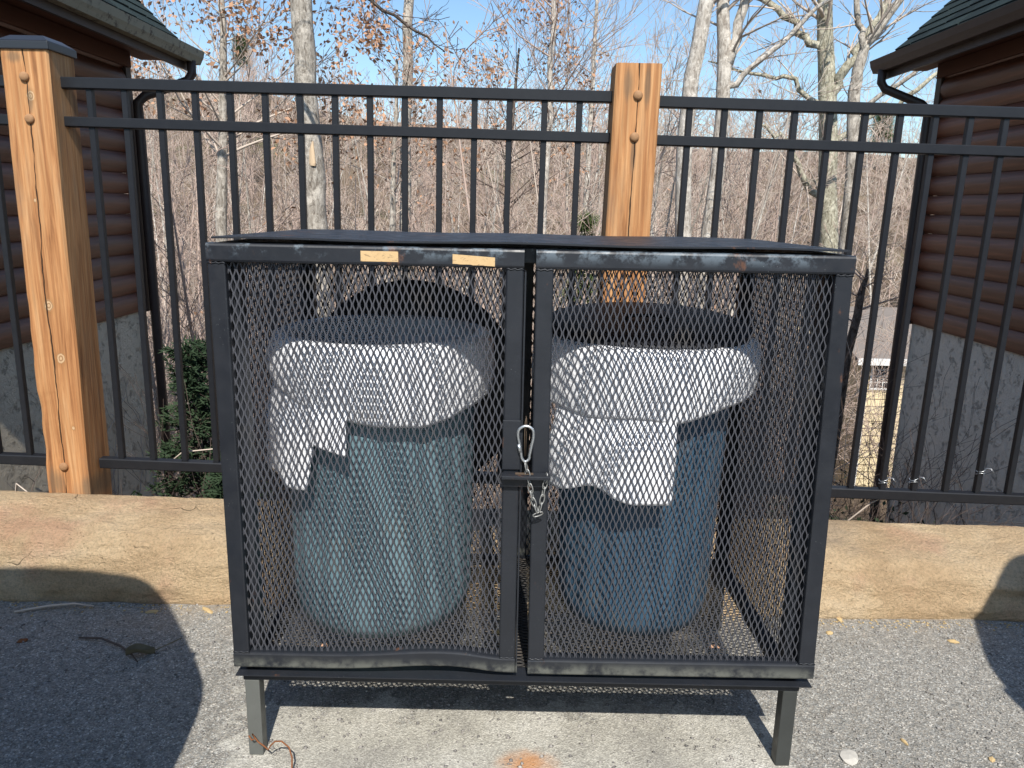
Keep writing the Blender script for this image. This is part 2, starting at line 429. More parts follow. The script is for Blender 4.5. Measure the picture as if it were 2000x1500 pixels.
a = MT('soffit_board', 0.7, 0.25); a.col(a.mix(a.noise(9, 4, 0.5, 0, a.map((1, 0.1, 1))), (0.075, 0.030, 0.020), (0.14, 0.060, 0.038))); M_SOF = a.m
a = MT('shingle', 0.9, 0.2)
c = a.mix(a.objrand(), (0.010, 0.017, 0.018), (0.024, 0.037, 0.036))
c = a.mix(1.0, c, a.ramp(a.noise(160, 3, 0.8), [(0.3, 0.6), (0.7, 1.5)]), 'MULTIPLY')
a.col(c); a.bump(a.noise(150, 3), 0.5, 0.006); M_SHING = a.m
a = MT('cream_siding', 0.8, 0.2); a.col(a.mix(a.noise(1.5, 4), (0.62, 0.50, 0.30), (0.72, 0.60, 0.38))); M_CREAM = a.m
a = MT('white_trim', 0.6, 0.3); a.col((0.72, 0.71, 0.68)); M_WHITE = a.m
a = MT('window_glass', 0.06, 0.6); a.col((0.02, 0.025, 0.03)); M_GLASS = a.m
a = MT('far_shingle', 0.9, 0.2); a.col(a.mix(a.noise(3, 5), (0.17, 0.145, 0.125), (0.24, 0.205, 0.18))); M_FROOF = a.m

# woodland
a = MT('leaf_litter', 0.95, 0.1)
c = a.ramp(a.noise(0.5, 8, 0.7), [(0.3, (0.15, 0.105, 0.075)), (0.5, (0.29, 0.215, 0.15)), (0.7, (0.46, 0.35, 0.24))])
c = a.mix(a.math('MULTIPLY', a.rng(a.noise(0.16, 5, 0.6), 0.55, 0.7), 0.5), c, (0.22, 0.24, 0.12))
c = a.mix(1.0, c, a.ramp(a.noise(7, 8, 0.8), [(0.3, 0.55), (0.65, 1.35)]), 'MULTIPLY')
a.col(c); a.bump(a.noise(4, 8, 0.75), 1.0, 0.5); M_LITTER = a.m
def bark(name, c0, c1, c2, sc=1.0):
    a = MT(name, 0.9, 0.15)
    g = a.noise(26 * sc, 7, 0.72, 0.8, a.map((1, 1, 0.33)))
    c = a.ramp(g, [(0.36, c0), (0.5, c1), (0.64, c2)])
    c = a.mix(a.math('MULTIPLY', a.rng(a.noise(6 * sc, 7, 0.75), 0.5, 0.6), 0.55), c, tuple(min(1, q * 1.35) for q in c2))
    a.col(c); a.bump(g, 0.9, 0.03); return a.m
M_BARK = bark('grey_bark', (0.15, 0.125, 0.10), (0.36, 0.32, 0.27), (0.54, 0.49, 0.42))
M_BARKY = bark('lichen_bark', (0.13, 0.11, 0.08), (0.38, 0.35, 0.26), (0.60, 0.57, 0.45), 1.4)
M_BARKP = bark('pale_bark', (0.24, 0.20, 0.165), (0.46, 0.41, 0.35), (0.64, 0.59, 0.52))
M_BARKD = bark('dark_bark', (0.035, 0.027, 0.022), (0.085, 0.065, 0.052), (0.16, 0.13, 0.11))
def twigm(name, c0, c1):
    a = MT(name, 0.85, 0.2); c = a.mix(a.noise(1.7, 3), c0, c1)
    c = a.mix(1.0, c, a.ramp(a.objrand(), [(0, 0.8), (1, 1.15)]), 'MULTIPLY')
    a.col(c); return a.m
M_TWIG = twigm('twig', (0.42, 0.34, 0.275), (0.66, 0.56, 0.47))
M_TWIGR = twigm('reddish_twig', (0.37, 0.27, 0.22), (0.58, 0.45, 0.375))
M_TWIGD = twigm('dark_twig', (0.07, 0.05, 0.042), (0.16, 0.12, 0.10))
a = MT('brown_leaf', 0.8, 0.2); a.col(a.mix(a.noise(2.3, 4), (0.34, 0.18, 0.11), (0.58, 0.36, 0.23))); M_LEAF = a.m
a = MT('cedar_green', 0.8, 0.2); a.col(a.mix(a.noise(2.6, 4), (0.016, 0.034, 0.018), (0.040, 0.062, 0.028))); M_CEDAR = a.m
a = MT('pine_green', 0.8, 0.2); a.col(a.mix(a.noise(2.6, 4), (0.06, 0.09, 0.03), (0.11, 0.14, 0.05))); M_PINE = a.m
a = MT('split_wood', 0.8, 0.2); a.col((0.62, 0.46, 0.30)); M_SPLIT = a.m
a = MT('pebble', 0.85, 0.2); a.col(a.ramp(a.noise(23, 2), [(0.3, (0.12, 0.115, 0.11)), (0.55, (0.30, 0.28, 0.26)), (0.75, (0.48, 0.45, 0.40))])); M_PEB = a.m
a = MT('pale_stone', 0.9, 0.2); a.col(a.mix(a.noise(40, 5), (0.40, 0.38, 0.34), (0.55, 0.52, 0.46))); M_PALE = a.m
a = MT('dry_chip', 0.85, 0.2); a.col(a.mix(a.noise(50, 4), (0.42, 0.29, 0.13), (0.58, 0.44, 0.24))); M_CHIP = a.m
a = MT('dead_leaf', 0.8, 0.2); a.col(a.mix(a.noise(50, 4), (0.13, 0.11, 0.07), (0.24, 0.21, 0.14))); M_DEAD = a.m
a = MT('teal_string', 0.6, 0.3); a.col((0.03, 0.35, 0.33)); M_TEAL = a.m
a = MT('car_paint_dark', 0.25, 0.5); a.col((0.03, 0.035, 0.045)); a.b.inputs['Coat Weight'].default_value = 0.6; M_CAR1 = a.m
a = MT('car_paint_silver', 0.3, 0.5, 0.4); a.col((0.35, 0.36, 0.37)); a.b.inputs['Coat Weight'].default_value = 0.6; M_CAR2 = a.m
a = MT('tyre', 0.85, 0.3); a.col((0.02, 0.02, 0.02)); M_TYRE = a.m
a = MT('tail_light', 0.2, 0.5); a.col((0.35, 0.01, 0.01)); M_TAIL = a.m

# ================================================================== SETTING
# pavement: one sheet
nx, ny = 60, 50
xs = np.linspace(-14, 14, nx); ys = np.linspace(-14, 2.2, ny)
V = [(x, y, 0.0) for y in ys for x in xs]
Q = [(j * nx + i, j * nx + i + 1, (j + 1) * nx + i + 1, (j + 1) * nx + i) for j in range(ny - 1) for i in range(nx - 1)]
mobj('pavement', np_mesh('pavement', V, Q, M_ASPHALT), kind='structure')

def ridge(x, y):
    az = x / max(y, 1.0)
    pts = [(-1.2, 14.6), (-0.65, 14.4), (-0.35, 13.9), (-0.17, 10.6), (0.05, 8.7), (0.46, 8.1), (1.2, 8.0)]
    if az <= pts[0][0]: return pts[0][1]
    for (a0, h0), (a1, h1) in zip(pts, pts[1:]):
        if az <= a1: return lerp(h0, h1, (az - a0) / (a1 - a0))
    return pts[-1][1]
PRO = [(2.3, -0.5), (3.0, -1.3), (5, -2.5), (9, -3.9), (14, -5.4), (22, -7.0), (30, -6.4)]
def ground(x, y):
    if y <= 30:
        z = PRO[0][1]
        for (y0, z0), (y1, z1) in zip(PRO, PRO[1:]):
            if y <= y1:
                z = lerp(z0, z1, max(0, (y - y0) / (y1 - y0))); break
    elif y <= 82:
        t = (y - 30) / 52.0
        z = lerp(-6.4, ridge(x, y) - 1.0, t ** 0.85)
    else:
        z = lerp(ridge(x, y) - 1.0, 2.0, min(1, (y - 82) / 120.0))
    k = min(1.0, max(0.0, (y - 2.6) / 14))
    return z + k * 0.9 * mn.noise(Vector((x * 0.09, y * 0.09, 0.3))) + 0.12 * mn.noise(Vector((x * 0.6, y * 0.6, 2.0)))
yy = [2.3, 2.6, 3.0, 3.6, 4.4, 5.4, 6.6, 8, 9.5, 11, 13, 15, 17.5, 20, 23, 26, 30, 34, 38, 43, 48, 53, 58, 63, 68, 73, 78, 82, 88, 96, 110, 140, 180, 260]
NX = 81
V = []; 
for y in yy:
    w = 12 + y * 1.5
    for i in range(NX):
        x = -w + 2 * w * i / (NX - 1); V.append((x, y, ground(x, y)))
Q = [(j * NX + i, j * NX + i + 1, (j + 1) * NX + i + 1, (j + 1) * NX + i) for j in range(len(yy) - 1) for i in range(NX - 1)]
mobj('hillside', np_mesh('hillside', V, Q, M_LITTER, True), kind='structure')
# earth face that holds up the lot, just behind the kerb
MB().box(-14, 14, 2.2, 2.36, -3.0, 0.02).obj('retaining_bank', M_LITTER, kind='structure')

# ---------------- sandstone kerb: three long slabs butted end to end
kerb = empty('stone_kerb', (0, 2.08, 0), label='long low kerb of pale tan sandstone slabs along the lot edge under the fence', cat='kerb')
def kerb_stone(x0, x1, seed, label=None):
    prof = [(2.105, -0.03), (2.078, 0.0), (2.082, 0.04), (2.098, 0.08), (2.106, 0.12), (2.125, 0.15), (2.152, 0.172), (2.19, 0.186), (2.235, 0.196), (2.285, 0.202), (2.335, 0.205), (2.372, 0.203), (2.386, 0.19), (2.39, 0.12), (2.39, -0.2)]
    # denser
    pr = []
    for (a0, b0), (a1, b1) in zip(prof[:-1], prof[1:]):
        for t in (0, 0.25, 0.5, 0.75): pr.append((lerp(a0, a1, t), lerp(b0, b1, t)))
    pr.append(prof[-1]); pr = pr[:49]; pr.append((2.39, -0.2))
    n = max(8, int((x1 - x0) / 0.0125)); m = len(pr); V = []
    for i in range(n + 1):
        x = lerp(x0, x1, i / n)
        e = min(i, n - i) * (x1 - x0) / n
        sh = max(0.0, 1 - e / 0.02) ** 2 * 0.012
        slope = -0.010 * x
        back = -0.006 * x
        for j, (y, z) in enumerate(pr):
            amp = 1.0 if z > -0.01 else 0.3
            n1 = fbm(x * 2.6 + seed, y * 6, z * 7, 5) * 0.014
            n2 = fbm(x * 11 + seed, y * 16, z * 30, 4) * 0.0065
            st = 0.006 * math.floor(3 * (0.5 + 0.5 * mn.noise(Vector((x * 3.1 + seed, z * 14, 4.0))))) / 3
            yy_, zz_ = y, z
            q = (n1 + n2 + st) * amp
            if z < 0.15 and y < 2.3: yy_ -= q - 0.004
            elif y < 2.36: zz_ += q * 0.75 - 0.003; yy_ -= q * 0.3
            else: yy_ += q * 1.2
            yy_ += sh * (1 if y < 2.2 else -1) * (0 if 2.15 < y < 2.3 else 1)
            zz_ = zz_ + (slope + back) * max(0, min(1, z / 0.15)) - sh
            V.append((x, yy_, zz_))
    Q = [(i * m + j, (i + 1) * m + j, (i + 1) * m + j + 1, i * m + j + 1) for i in range(n) for j in range(m - 1)]
    me = np_mesh('kerb_stone', V, Q, M_STONE, True)
    bm = bmesh.new(); bm.from_mesh(me)
    bm.verts.ensure_lookup_table()
    for i in (0, n):
        bm.faces.new([bm.verts[i * m + j] for j in range(m)])
    bmesh.ops.recalc_face_normals(bm, faces=bm.faces); bm.to_mesh(me); bm.free()
    o = mobj('kerb_stone', me, kerb)
    o.location = (0, -2.08, 0)
    return o
kerb_stone(-4.2, -2.01, 3.1); kerb_stone(-2.0, -0.162, 7.7); kerb_stone(-0.15, 2.25, 12.4); kerb_stone(2.262, 4.4, 21.0)

# ================================================================== HOUSES
def half_log(y0, y1, h, bulge, sgn, nseg=24):
    sec = [(0, 0)]
    for k in range(9):
        t = k / 8
        sec.append((sgn * (0.006 + bulge * math.sin(math.pi * (0.06 + 0.90 * t)) ** 0.55), h * t * 0.985))
    sec.append((0, h * 0.985))
    mb = MB(); n = len(sec); vs = []
    for i in range(nseg + 1):
        y = lerp(y0, y1, i / nseg)
        for a_, b_ in sec:
            w = 0.0025 * mn.noise(Vector((y * 2.0, b_ * 8, h * 50)))
            vs.append((a_ + w * sgn * (1 if a_ else 0), y, b_))
    fs = [tuple(range(n)), tuple(reversed(range(nseg * n, (nseg + 1) * n)))]
    for i in range(nseg):
        for k in range(n):
            fs.append((i * n + k, i * n + (k + 1) % n, (i + 1) * n + (k + 1) % n, (i + 1) * n + k))
    mb.add(vs, fs); return mb

def cabin(sgn, xw, yc, yn, zlog, nlog, xe, ye, ze, stuc, gutm, label, postm):
    """sgn = +1: wall faces +X (left cabin); -1: faces -X (right cabin)"""
    root = empty('log_cabin', (xw, yc, -3.0), label=label, cat='cabin')
    o = Vector((xw, yc, -3.0))
    def P(mb, name, mat, par=root, **k):
        mb.v = [(v[0] - o.x, v[1] - o.y, v[2] - o.z) for v in mb.v]
        return mb.obj(name, mat, par, **k)
    H = 0.1725
    ztop = zlog + nlog * H
    xin = xw - sgn * 0.05
    # core wall and stucco foundation
    P(MB().box(min(xin, xin - sgn * 5), max(xin, xin - sgn * 5), yn + 0.1, yc - 0.046, zlog + 0.02, ztop), 'wall', M_LOG)
    P(MB().box(min(xw + sgn * 0.005, xin - sgn * 5), max(xw + sgn * 0.005, xin - sgn * 5), yn, yc - 0.02, -4.6, zlog - 0.004), 'stucco_foundation', stuc)
    mesh = half_log(yn - yc, -0.045, H, 0.052, sgn).mesh('log', M_LOG, True)
    bm = bmesh.new(); bm.from_mesh(mesh)
    for e in bm.edges:
        if len(e.link_faces) == 2 and e.calc_face_angle(0) > rad(40): e.smooth = False
    bm.to_mesh(mesh); bm.free()
    for i in range(nlog):
        l = bpy.data.objects.new('log', mesh); link(l, root)
        l.location = (-sgn * 0.004, 0, zlog + i * H - o.z)
    # corner boards
    P(MB().box(min(xw - sgn * 0.02, xw + sgn * 0.055), max(xw - sgn * 0.02, xw + sgn * 0.055), yc - 0.04, yc + 0.05, zlog - 0.01, ztop, 0.004), 'corner_board', M_TRIM)
    # roof deck, 45 degrees, rising away from the alley
    L = 3.2; c = math.cos(rad(44)); s_ = math.sin(rad(44))
    x0 = xe; z0 = ze
    def rp(t, y, up=0.0): return (x0 - sgn * (t * c) + sgn * up * s_, y, z0 + t * s_ + up * c)
    mb = MB()
    vs = [rp(0, yn - 0.3), rp(L, yn - 0.3), rp(L, ye), rp(0, ye), rp(0, yn - 0.3, -0.05), rp(L, yn - 0.3, -0.05), rp(L, ye, -0.05), rp(0, ye, -0.05)]
    mb.add(vs, [(0, 1, 2, 3), (7, 6, 5, 4), (0, 4, 5, 1), (1, 5, 6, 2), (2, 6, 7, 3), (3, 7, 4, 0)])
    roof = P(mb, 'roof', M_SHING)
    # rake board at the far edge
    mb = MB()
    vs = [rp(0, ye + 0.002, 0.0), rp(L, ye + 0.002, 0.0), rp(L, ye + 0.002, -0.16), rp(0, ye + 0.002, -0.16)]
    vs2 = [(v[0], v[1] + 0.025, v[2]) for v in vs]
    mb.add(vs + vs2, [(0, 1, 2, 3), (7, 6, 5, 4), (0, 4, 5, 1), (1, 5, 6, 2), (2, 6, 7, 3), (3, 7, 4, 0)])
    P(mb, 'rake_board', M_TRIM)
    # shingle tabs
    w, ex, th = 0.305, 0.14, 0.009
    shm = []
    for var in range(4):
        rr = random.Random(var)
        j1, j2, j3 = rr.uniform(-.008, .008), rr.uniform(-.008, .008), rr.uniform(0, .006)
        def q(t, y, up): return (-sgn * (t * c) + sgn * up * s_, y, t * s_ + up * c)
        m2 = MB()
        v8 = [q(j1, 0.003, 0.004), q(ex + .03, 0.003, 0.001), q(ex + .03, w - 0.003, 0.001), q(j2, w - 0.003, 0.004),
              q(j1, 0.003, th + 0.006 + j3), q(ex + .03, 0.003, 0.004), q(ex + .03, w - 0.003, 0.004), q(j2, w - 0.003, th + 0.006 + j3)]
        m2.add(v8, [(0, 3, 2, 1), (4, 5, 6, 7), (0, 1, 5, 4), (1, 2, 6, 5), (2, 3, 7, 6), (3, 0, 4, 7)])
        shm.append(m2.mesh('shingle', M_SHING))
    for row in range(14):
        off = (0.0, 0.16, 0.07, 0.22)[row % 4]
        for k in range(12):
            yb = ye - 0.31 - k * w - off + 0.3 * (0 if off == 0 else 1) - 0.0
            if yb + w > ye + 0.001: yb = ye - w - 0.001 if k == 0 else yb
            sh = bpy.data.objects.new('shingle', shm[R.randrange(4)]); link(sh, roof)
            px, py, pz = rp(row * ex + 0.01, yb, 0.001 + row * 0.00015 + (k % 2) * 0.0007)
            sh.location = (px - o.x, py - o.y, pz - o.z)
    # soffit and frieze
    sx = [xw, xe + sgn * 0.0]
    P(MB().box(min(sx), max(sx), yn - 0.3, ye - 0.03, ze - 0.075, ze - 0.055), 'soffit', M_SOF)
    P(MB().box(min(xe, xe - sgn * 0.03), max(xe, xe - sgn * 0.03), yn - 0.3, ye - 0.02, ze - 0.16, ze - 0.02), 'fascia', M_TRIM)
    if nlog * H + zlog < ze: pass
    P(MB().box(min(xw + sgn * 0.05, xw + sgn * 0.085), max(xw + sgn * 0.05, xw + sgn * 0.085), yn, yc, ze - 0.20, ze - 0.08, 0.004), 'frieze_board', M_SOF)
    P(MB().box(min(xw + sgn * 0.2, xw + sgn * 0.26), max(xw + sgn * 0.2, xw + sgn * 0.26), yn, ye - 0.2, ze - 0.105, ze - 0.076, 0.004), 'soffit_batten', M_SOF)
    # gutter: open trough, K profile
    g0 = xe + sgn * 0.002
    sec = [(g0, ze - 0.10), (g0 + sgn * 0.07, ze - 0.10), (g0 + sgn * 0.085, ze - 0.07), (g0 + sgn * 0.10, ze - 0.045), (g0 + sgn * 0.115, ze + 0.012), (g0 + sgn * 0.103, ze + 0.016), (g0 + sgn * 0.09, ze - 0.04), (g0 + sgn * 0.065, ze - 0.09), (g0 + sgn * 0.012, ze - 0.09), (g0 + sgn * 0.012, ze + 0.0), (g0, ze + 0.0)]
    P(MB().prism(sec, (yn - 0.3, ye + 0.03)), 'gutter', gutm)
    P(MB().prism([(g0 + sgn * 0.013, ze - 0.088), (g0 + sgn * 0.064, ze - 0.088), (g0 + sgn * 0.088, ze - 0.04), (g0 + sgn * 0.100, ze + 0.010), (g0 + sgn * 0.013, ze - 0.002)], (ye + 0.022, ye + 0.029)), 'gutter_end_cap', gutm)
    # downspout with two elbows down the corner
    gx = g0 + sgn * 0.05; wxx = xw + sgn * 0.105
    yd = yc + 0.02
    pts = [(gx, yd + 0.25, ze - 0.09), (gx, yd + 0.25, ze - 0.20), (gx - sgn * 0.04, yd + 0.24, ze - 0.26), (wxx + sgn * 0.06, yd + 0.02, ze - 0.42), (wxx, yd, ze - 0.48), (wxx, yd, ze - 0.60), (wxx, yd, 1.0), (wxx, yd, 0.0), (wxx, yd, -3.4)]
    P(MB().tube(pts, 0.042, 8), 'downspout', M_TRIM, smooth=True)
    return root
LX, RX = -3.40, 3.91
cabL = cabin(1, LX, 7.0, 2.75, 0.19, 13, -2.96, 7.4, 2.475, M_STUC_L, M_GUTL, 'dark red-brown log cabin at left behind the capped post, weathered grey gutter on its eave', None)
cabR = cabin(-1, RX, 7.5, 2.75, 0.155, 14, 3.50, 7.9, 2.605, M_STUC_R, M_TRIM, 'dark red-brown log cabin at right with green-black shingle roof and dark brown gutter', None)

# distant cream house far down the slope
hx, hy = 10.25, 22.0
fh = empty('cream_house', (hx, hy, -8), label='distant cream house with white corner trim and small grid window, beyond the right fence', cat='house')
def PH(mb, name, mat, par=fh, off=(hx, hy, -8)):
    mb.v = [(v[0] - off[0], v[1] - off[1], v[2] - off[2]) for v in mb.v]; return mb.obj(name, mat, par)
PH(MB().box(hx + .0, hx + 6.5, hy, hy + 6, -8, -2.85), 'wall', M_CREAM)
for i in range(22):
    z = -7.9 + i * 0.225
    if z < -2.95: PH(MB().prism([(hy - 0.004, z), (hy - 0.045, z), (hy - 0.012, z + 0.21), (hy - 0.004, z + 0.21)], (hx + .16, hx + 6.4), 'X'), 'siding_board', M_CREAM)
PH(MB().box(hx - 0.06, hx + 0.16, hy - 0.06, hy - 0.003, -8, -2.95), 'corner_trim', M_WHITE)
mb = MB()
mb.add([(hx - .4, hy - .45, -2.82), (hx + 7, hy - .45, -2.82), (hx + 7, hy + 3.2, -1.75), (hx - .4, hy + 3.2, -1.75), (hx - .4, hy - .45, -2.92), (hx + 7, hy - .45, -2.92), (hx + 7, hy + 3.2, -1.85), (hx - .4, hy + 3.2, -1.85)],
       [(0, 1, 2, 3), (7, 6, 5, 4), (0, 4, 5, 1), (1, 5, 6, 2), (2, 6, 7, 3), (3, 7, 4, 0)])
PH(mb, 'roof', M_FROOF)
PH(MB().box(hx - .4, hx + 7, hy - .50, hy - .452, -2.99, -2.80), 'fascia', M_WHITE)
wx0, wx1, wz0, wz1 = 10.50, 11.16, -3.75, -3.02
wf = PH(MB().box(wx0 - .05, wx1 + .05, hy - .07, hy - .046, wz0 - .05, wz1 + .05), 'window', M_WHITE)
for i in range(4):
    for j in range(4):
        a0 = lerp(wx0, wx1, i / 4) + .015; a1 = lerp(wx0, wx1, (i + 1) / 4) - .015
        b0 = lerp(wz0, wz1, j / 4) + .015; b1 = lerp(wz0, wz1, (j + 1) / 4) - .015
        PH(MB().box(a0, a1, hy - .078, hy - .0715, b0, b1), 'pane', M_GLASS, wf)

# ================================================================== FENCE
def post(name, x, y, z0, z1, w, lean, mat, label, bolts, cap=False, chew=False):
    root = empty(name, (x, y, 0), label=label, cat='fence post')
    h = w / 2; V = []; n = 90; ch = 0.005
    sec = [(-h + ch, -h), (0, -h), (h - ch, -h), (h, -h + ch), (h, 0), (h, h - ch), (h - ch, h), (0, h), (-h + ch, h), (-h, h - ch), (-h, 0), (-h, -h + ch)]
    m = len(sec)
    for i in range(n + 1):
        z = lerp(z0, z1, i / n)
        for j, (a_, b_) in enumerate(sec):
            e = 0.0014 * fbm(a_ * 12 + x, z * 3, b_ * 12, 3)
            dx_ = 0
            if chew and j in (11, 0, 10):
                dx_ = 0.010 * max(0, mn.noise(Vector((z * 9, 3.0, 0))) + 0.15) * (1 if 0.3 < z < 0.85 else 0.12)
            V.append((a_ + lean * (z - z1) + e + dx_, b_ + e + dx_ * .5, z))
    F = [(i * m + j, i * m + (j + 1) % m, (i + 1) * m + (j + 1) % m, (i + 1) * m + j) for i in range(n) for j in range(m)]
    mb = MB(); mb.add(V, F + [tuple(reversed(range(m))), tuple(n * m + j for j in range(m))])
    tm = mb.obj('timber', mat, root); 
    for (bx, bz) in bolts:
        q = MB(); rr = 0.0135
        vs = []; seg = 16
        prof = [(rr * 1.0, 0.0), (rr * 1.05, -0.004), (rr * 0.92, -0.008), (rr * 0.5, -0.0105), (0.0001, -0.011)]
        for k in range(seg):
            a_ = 2 * math.pi * k / seg
            for r_, d_ in prof: vs.append((bx - x + r_ * math.cos(a_), -h + d_ + 0.001, bz + r_ * math.sin(a_)))
        mm = len(prof)
        q.add(vs, [(k * mm + i, ((k + 1) % seg) * mm + i, ((k + 1) % seg) * mm + i + 1, k * mm + i + 1) for k in range(seg) for i in range(mm - 1)])
        q.obj('bolt', M_BOLT, root, smooth=True)
    if cap:
        q = MB(); H = h + 0.006
        q.box(-H, H, -H, H, z1 - 0.004, z1 + 0.020, 0.003)
        g = h - 0.022
        q.add([(-H + .002, -H + .002, z1 + .0205), (H - .002, -H + .002, z1 + .0205), (H - .002, H - .002, z1 + .0205), (-H + .002, H - .002, z1 + .0205), (-g, -g, z1 + 0.038), (g, -g, z1 + 0.038), (g, g, z1 + 0.038), (-g, g, z1 + 0.038)],
              [(0, 1, 5, 4), (1, 2, 6, 5), (2, 3, 7, 6), (3, 0, 4, 7), (4, 5, 6, 7), (3, 2, 1, 0)])
        q.obj('cap', M_CAP, root)
    return root
post('fence_post', -1.437, 2.45, -0.9, 1.594, 0.14, 0.0115, M_POST1, 'square wooden fence post with a black metal cap and a long wavy crack', [(-1.442, 1.515), (-1.440, 1.398), (-1.458, 0.317)], True, True)
post('fence_post', 0.3515, 2.45, -0.9, 1.588, 0.135, 0.0165, M_POST2, 'square wooden fence post without a cap, split down its middle, rising behind the cage', [(0.351, 1.499), (0.347, 1.382), (0.335, 0.30)])
post('fence_post', 2.14, 2.43, -0.9, 1.56, 0.135, 0.01, M_POST2, 'square wooden fence post at the far right end of the fence', [(2.14, 1.47), (2.138, 1.35)])

def rail_seg(x0, z0, x1, z1, y, h, d):
    sec = []
    vs = []; c = 0.003
    for (x, z) in ((x0, z0), (x1, z1)):
        for (yy_, zz_) in ((-d / 2 + c, -h / 2), (d / 2 - c, -h / 2), (d / 2, -h / 2 + c), (d / 2, h / 2 - c), (d / 2 - c, h / 2), (-d / 2 + c, h / 2), (-d / 2, h / 2 - c), (-d / 2, -h / 2 + c)):
            vs.append((x, y + yy_, z + zz_))
    n = 8
    return MB().add(vs, [tuple(range(n)), tuple(reversed(range(n, 2 * n)))] + [(k, (k + 1) % n, n + (k + 1) % n, n + k) for k in range(n)])
def panel(x0, x1, tops, label, yoff=0.0):
    root = empty('metal_fence', (x0, 2.45, 0.2), label=label, cat='fence')
    o = (x0, 2.45, 0.2)
    def PP(mb, name):
        mb.v = [(v[0] - o[0], v[1] - o[1], v[2] - o[2]) for v in mb.v]; return mb.obj(name, M_FENCE, root)
    zt = lambda x: 1.5085 - 0.0100 * (x + 1.375) if x > 0.35 else 1.509 - 0.0048 * (x + 1.375)
    z2 = lambda x: 1.398 - 0.0090 * (x + 1.38) if x < 0.35 else 1.381 - 0.0105 * (x - 0.281)
    zb = lambda x: 0.311 - 0.0205 * (x + 1.387)
    for f, h in ((zt, 0.033), (z2, 0.030), (zb, 0.034)):
        PP(rail_seg(x0, f(x0), x1, f(x1), 2.45, h, 0.034), 'rail')
    for x in tops:
        lean = 0.0085
        e = 0.009; mb = MB()
        za, zb_ = zb(x) + 0.0155, zt(x) - 0.0155
        for (s0, s1) in (((za), z2(x) - 0.0145), (z2(x) + 0.0145, zb_)):
            vs = []
            for z in (s0, s1):
                xx = x + lean * (z - 1.45)
                for a_, b_ in ((-e + .0015, -e), (e - .0015, -e), (e, -e + .0015), (e, e), (-e, e), (-e, -e + .0015)):
                    vs.append((xx + a_, 2.45 + b_, z))
            n = 6
            mb.add(vs, [tuple(reversed(range(n))), tuple(range(n, 2 * n))] + [(k, (k + 1) % n, n + (k + 1) % n, n + k) for k in range(n)])
        PP(mb, 'baluster')
    return root
panel(-1.372, 0.290, [-1.292 + 0.1056 * i for i in range(15)], 'black metal fence section between the capped post and the split post')
panel(0.416, 2.075, [0.519 + 0.1063 * i for i in range(15)], 'black metal fence section right of the split post, in front of the right cabin')
panel(-3.30, -1.508, [-1.600 - 0.1056 * i for i in range(16)], 'black metal fence section left of the capped post, cut off by the frame edge')
# wire ties left on the balusters
for i, (x, z, lb) in enumerate([(1.264, 0.30, 'thin pale wire tie wound on a baluster foot nearest the cage'), (1.365, 0.305, 'curly pale wire tie on a baluster foot, middle of three'), (1.585, 0.34, 'pale wire tie high on a baluster foot, farthest right of three')]):
    pts = []
    for k in range(26):
        t = k / 25; an = t * 4.6 * math.pi
        pts.append((x - 0.009 + 0.0135 * math.cos(an), 2.45 + 0.0135 * math.sin(an), z - 0.010 + 0.022 * t + 0.003 * math.sin(k)))
    pts += [(x + 0.012, 2.43, z + 0.018), (x + 0.02, 2.425, z + 0.006)]
    MB().tube(pts, 0.0012, 5).obj('wire_tie', M_ZINC, None, True, label=lb, cat='wire tie', group='wire ties left on the fence balusters')

# ================================================================== CAGE
cage = empty('trash_cage', (0.03, 1.75, 0), label='black steel trash enclosure with two expanded metal doors on short square legs', cat='trash enclosure')
CO = (0.03, 1.75, 0)
def PC(mb, name, mat, par=cage, smooth=False, **k):
    mb.v = [(v[0] - CO[0], v[1] - CO[1], v[2] - CO[2]) for v in mb.v]
    return mb.obj(name, mat, par, smooth, **k)
# object coordinates of these meshes sit on the cage origin: world z is kept because CO.z = 0
def bar(A, B, w, d, bend=None, seg=1, ch=0.003, wax='x'):
    """box-section bar from A to B lying in an XZ plane; w = width in plane, d = depth along Y (A.y = front face)"""
    A = Vector(A); B = Vector(B); t = (B - A).normalized(); p = Vector((-t.z, 0, t.x))
    vs = []
    sec = [(-w / 2 + ch, 0), (w / 2 - ch, 0), (w / 2 - ch * .3, ch * .3), (w / 2, ch), (w / 2, d), (-w / 2, d), (-w / 2, ch), (-w / 2 + ch * .3, ch * .3)]
    for i in range(seg + 1):
        q = A.lerp(B, i / seg)
        if bend: q = q + p * bend(q.x)
        for a_, b_ in sec: vs.append(q + p * a_ + Vector((0, b_, 0)))
    n = len(sec)
    fs = [tuple(range(n)), tuple(reversed(range(seg * n, (seg + 1) * n)))]
    for i in range(seg):
        for k in range(n): fs.append((i * n + k, i * n + (k + 1) % n, (i + 1) * n + (k + 1) % n, (i + 1) * n + k))
    return MB().add(vs, fs)
SW, LW = 0.0127, 0.0309
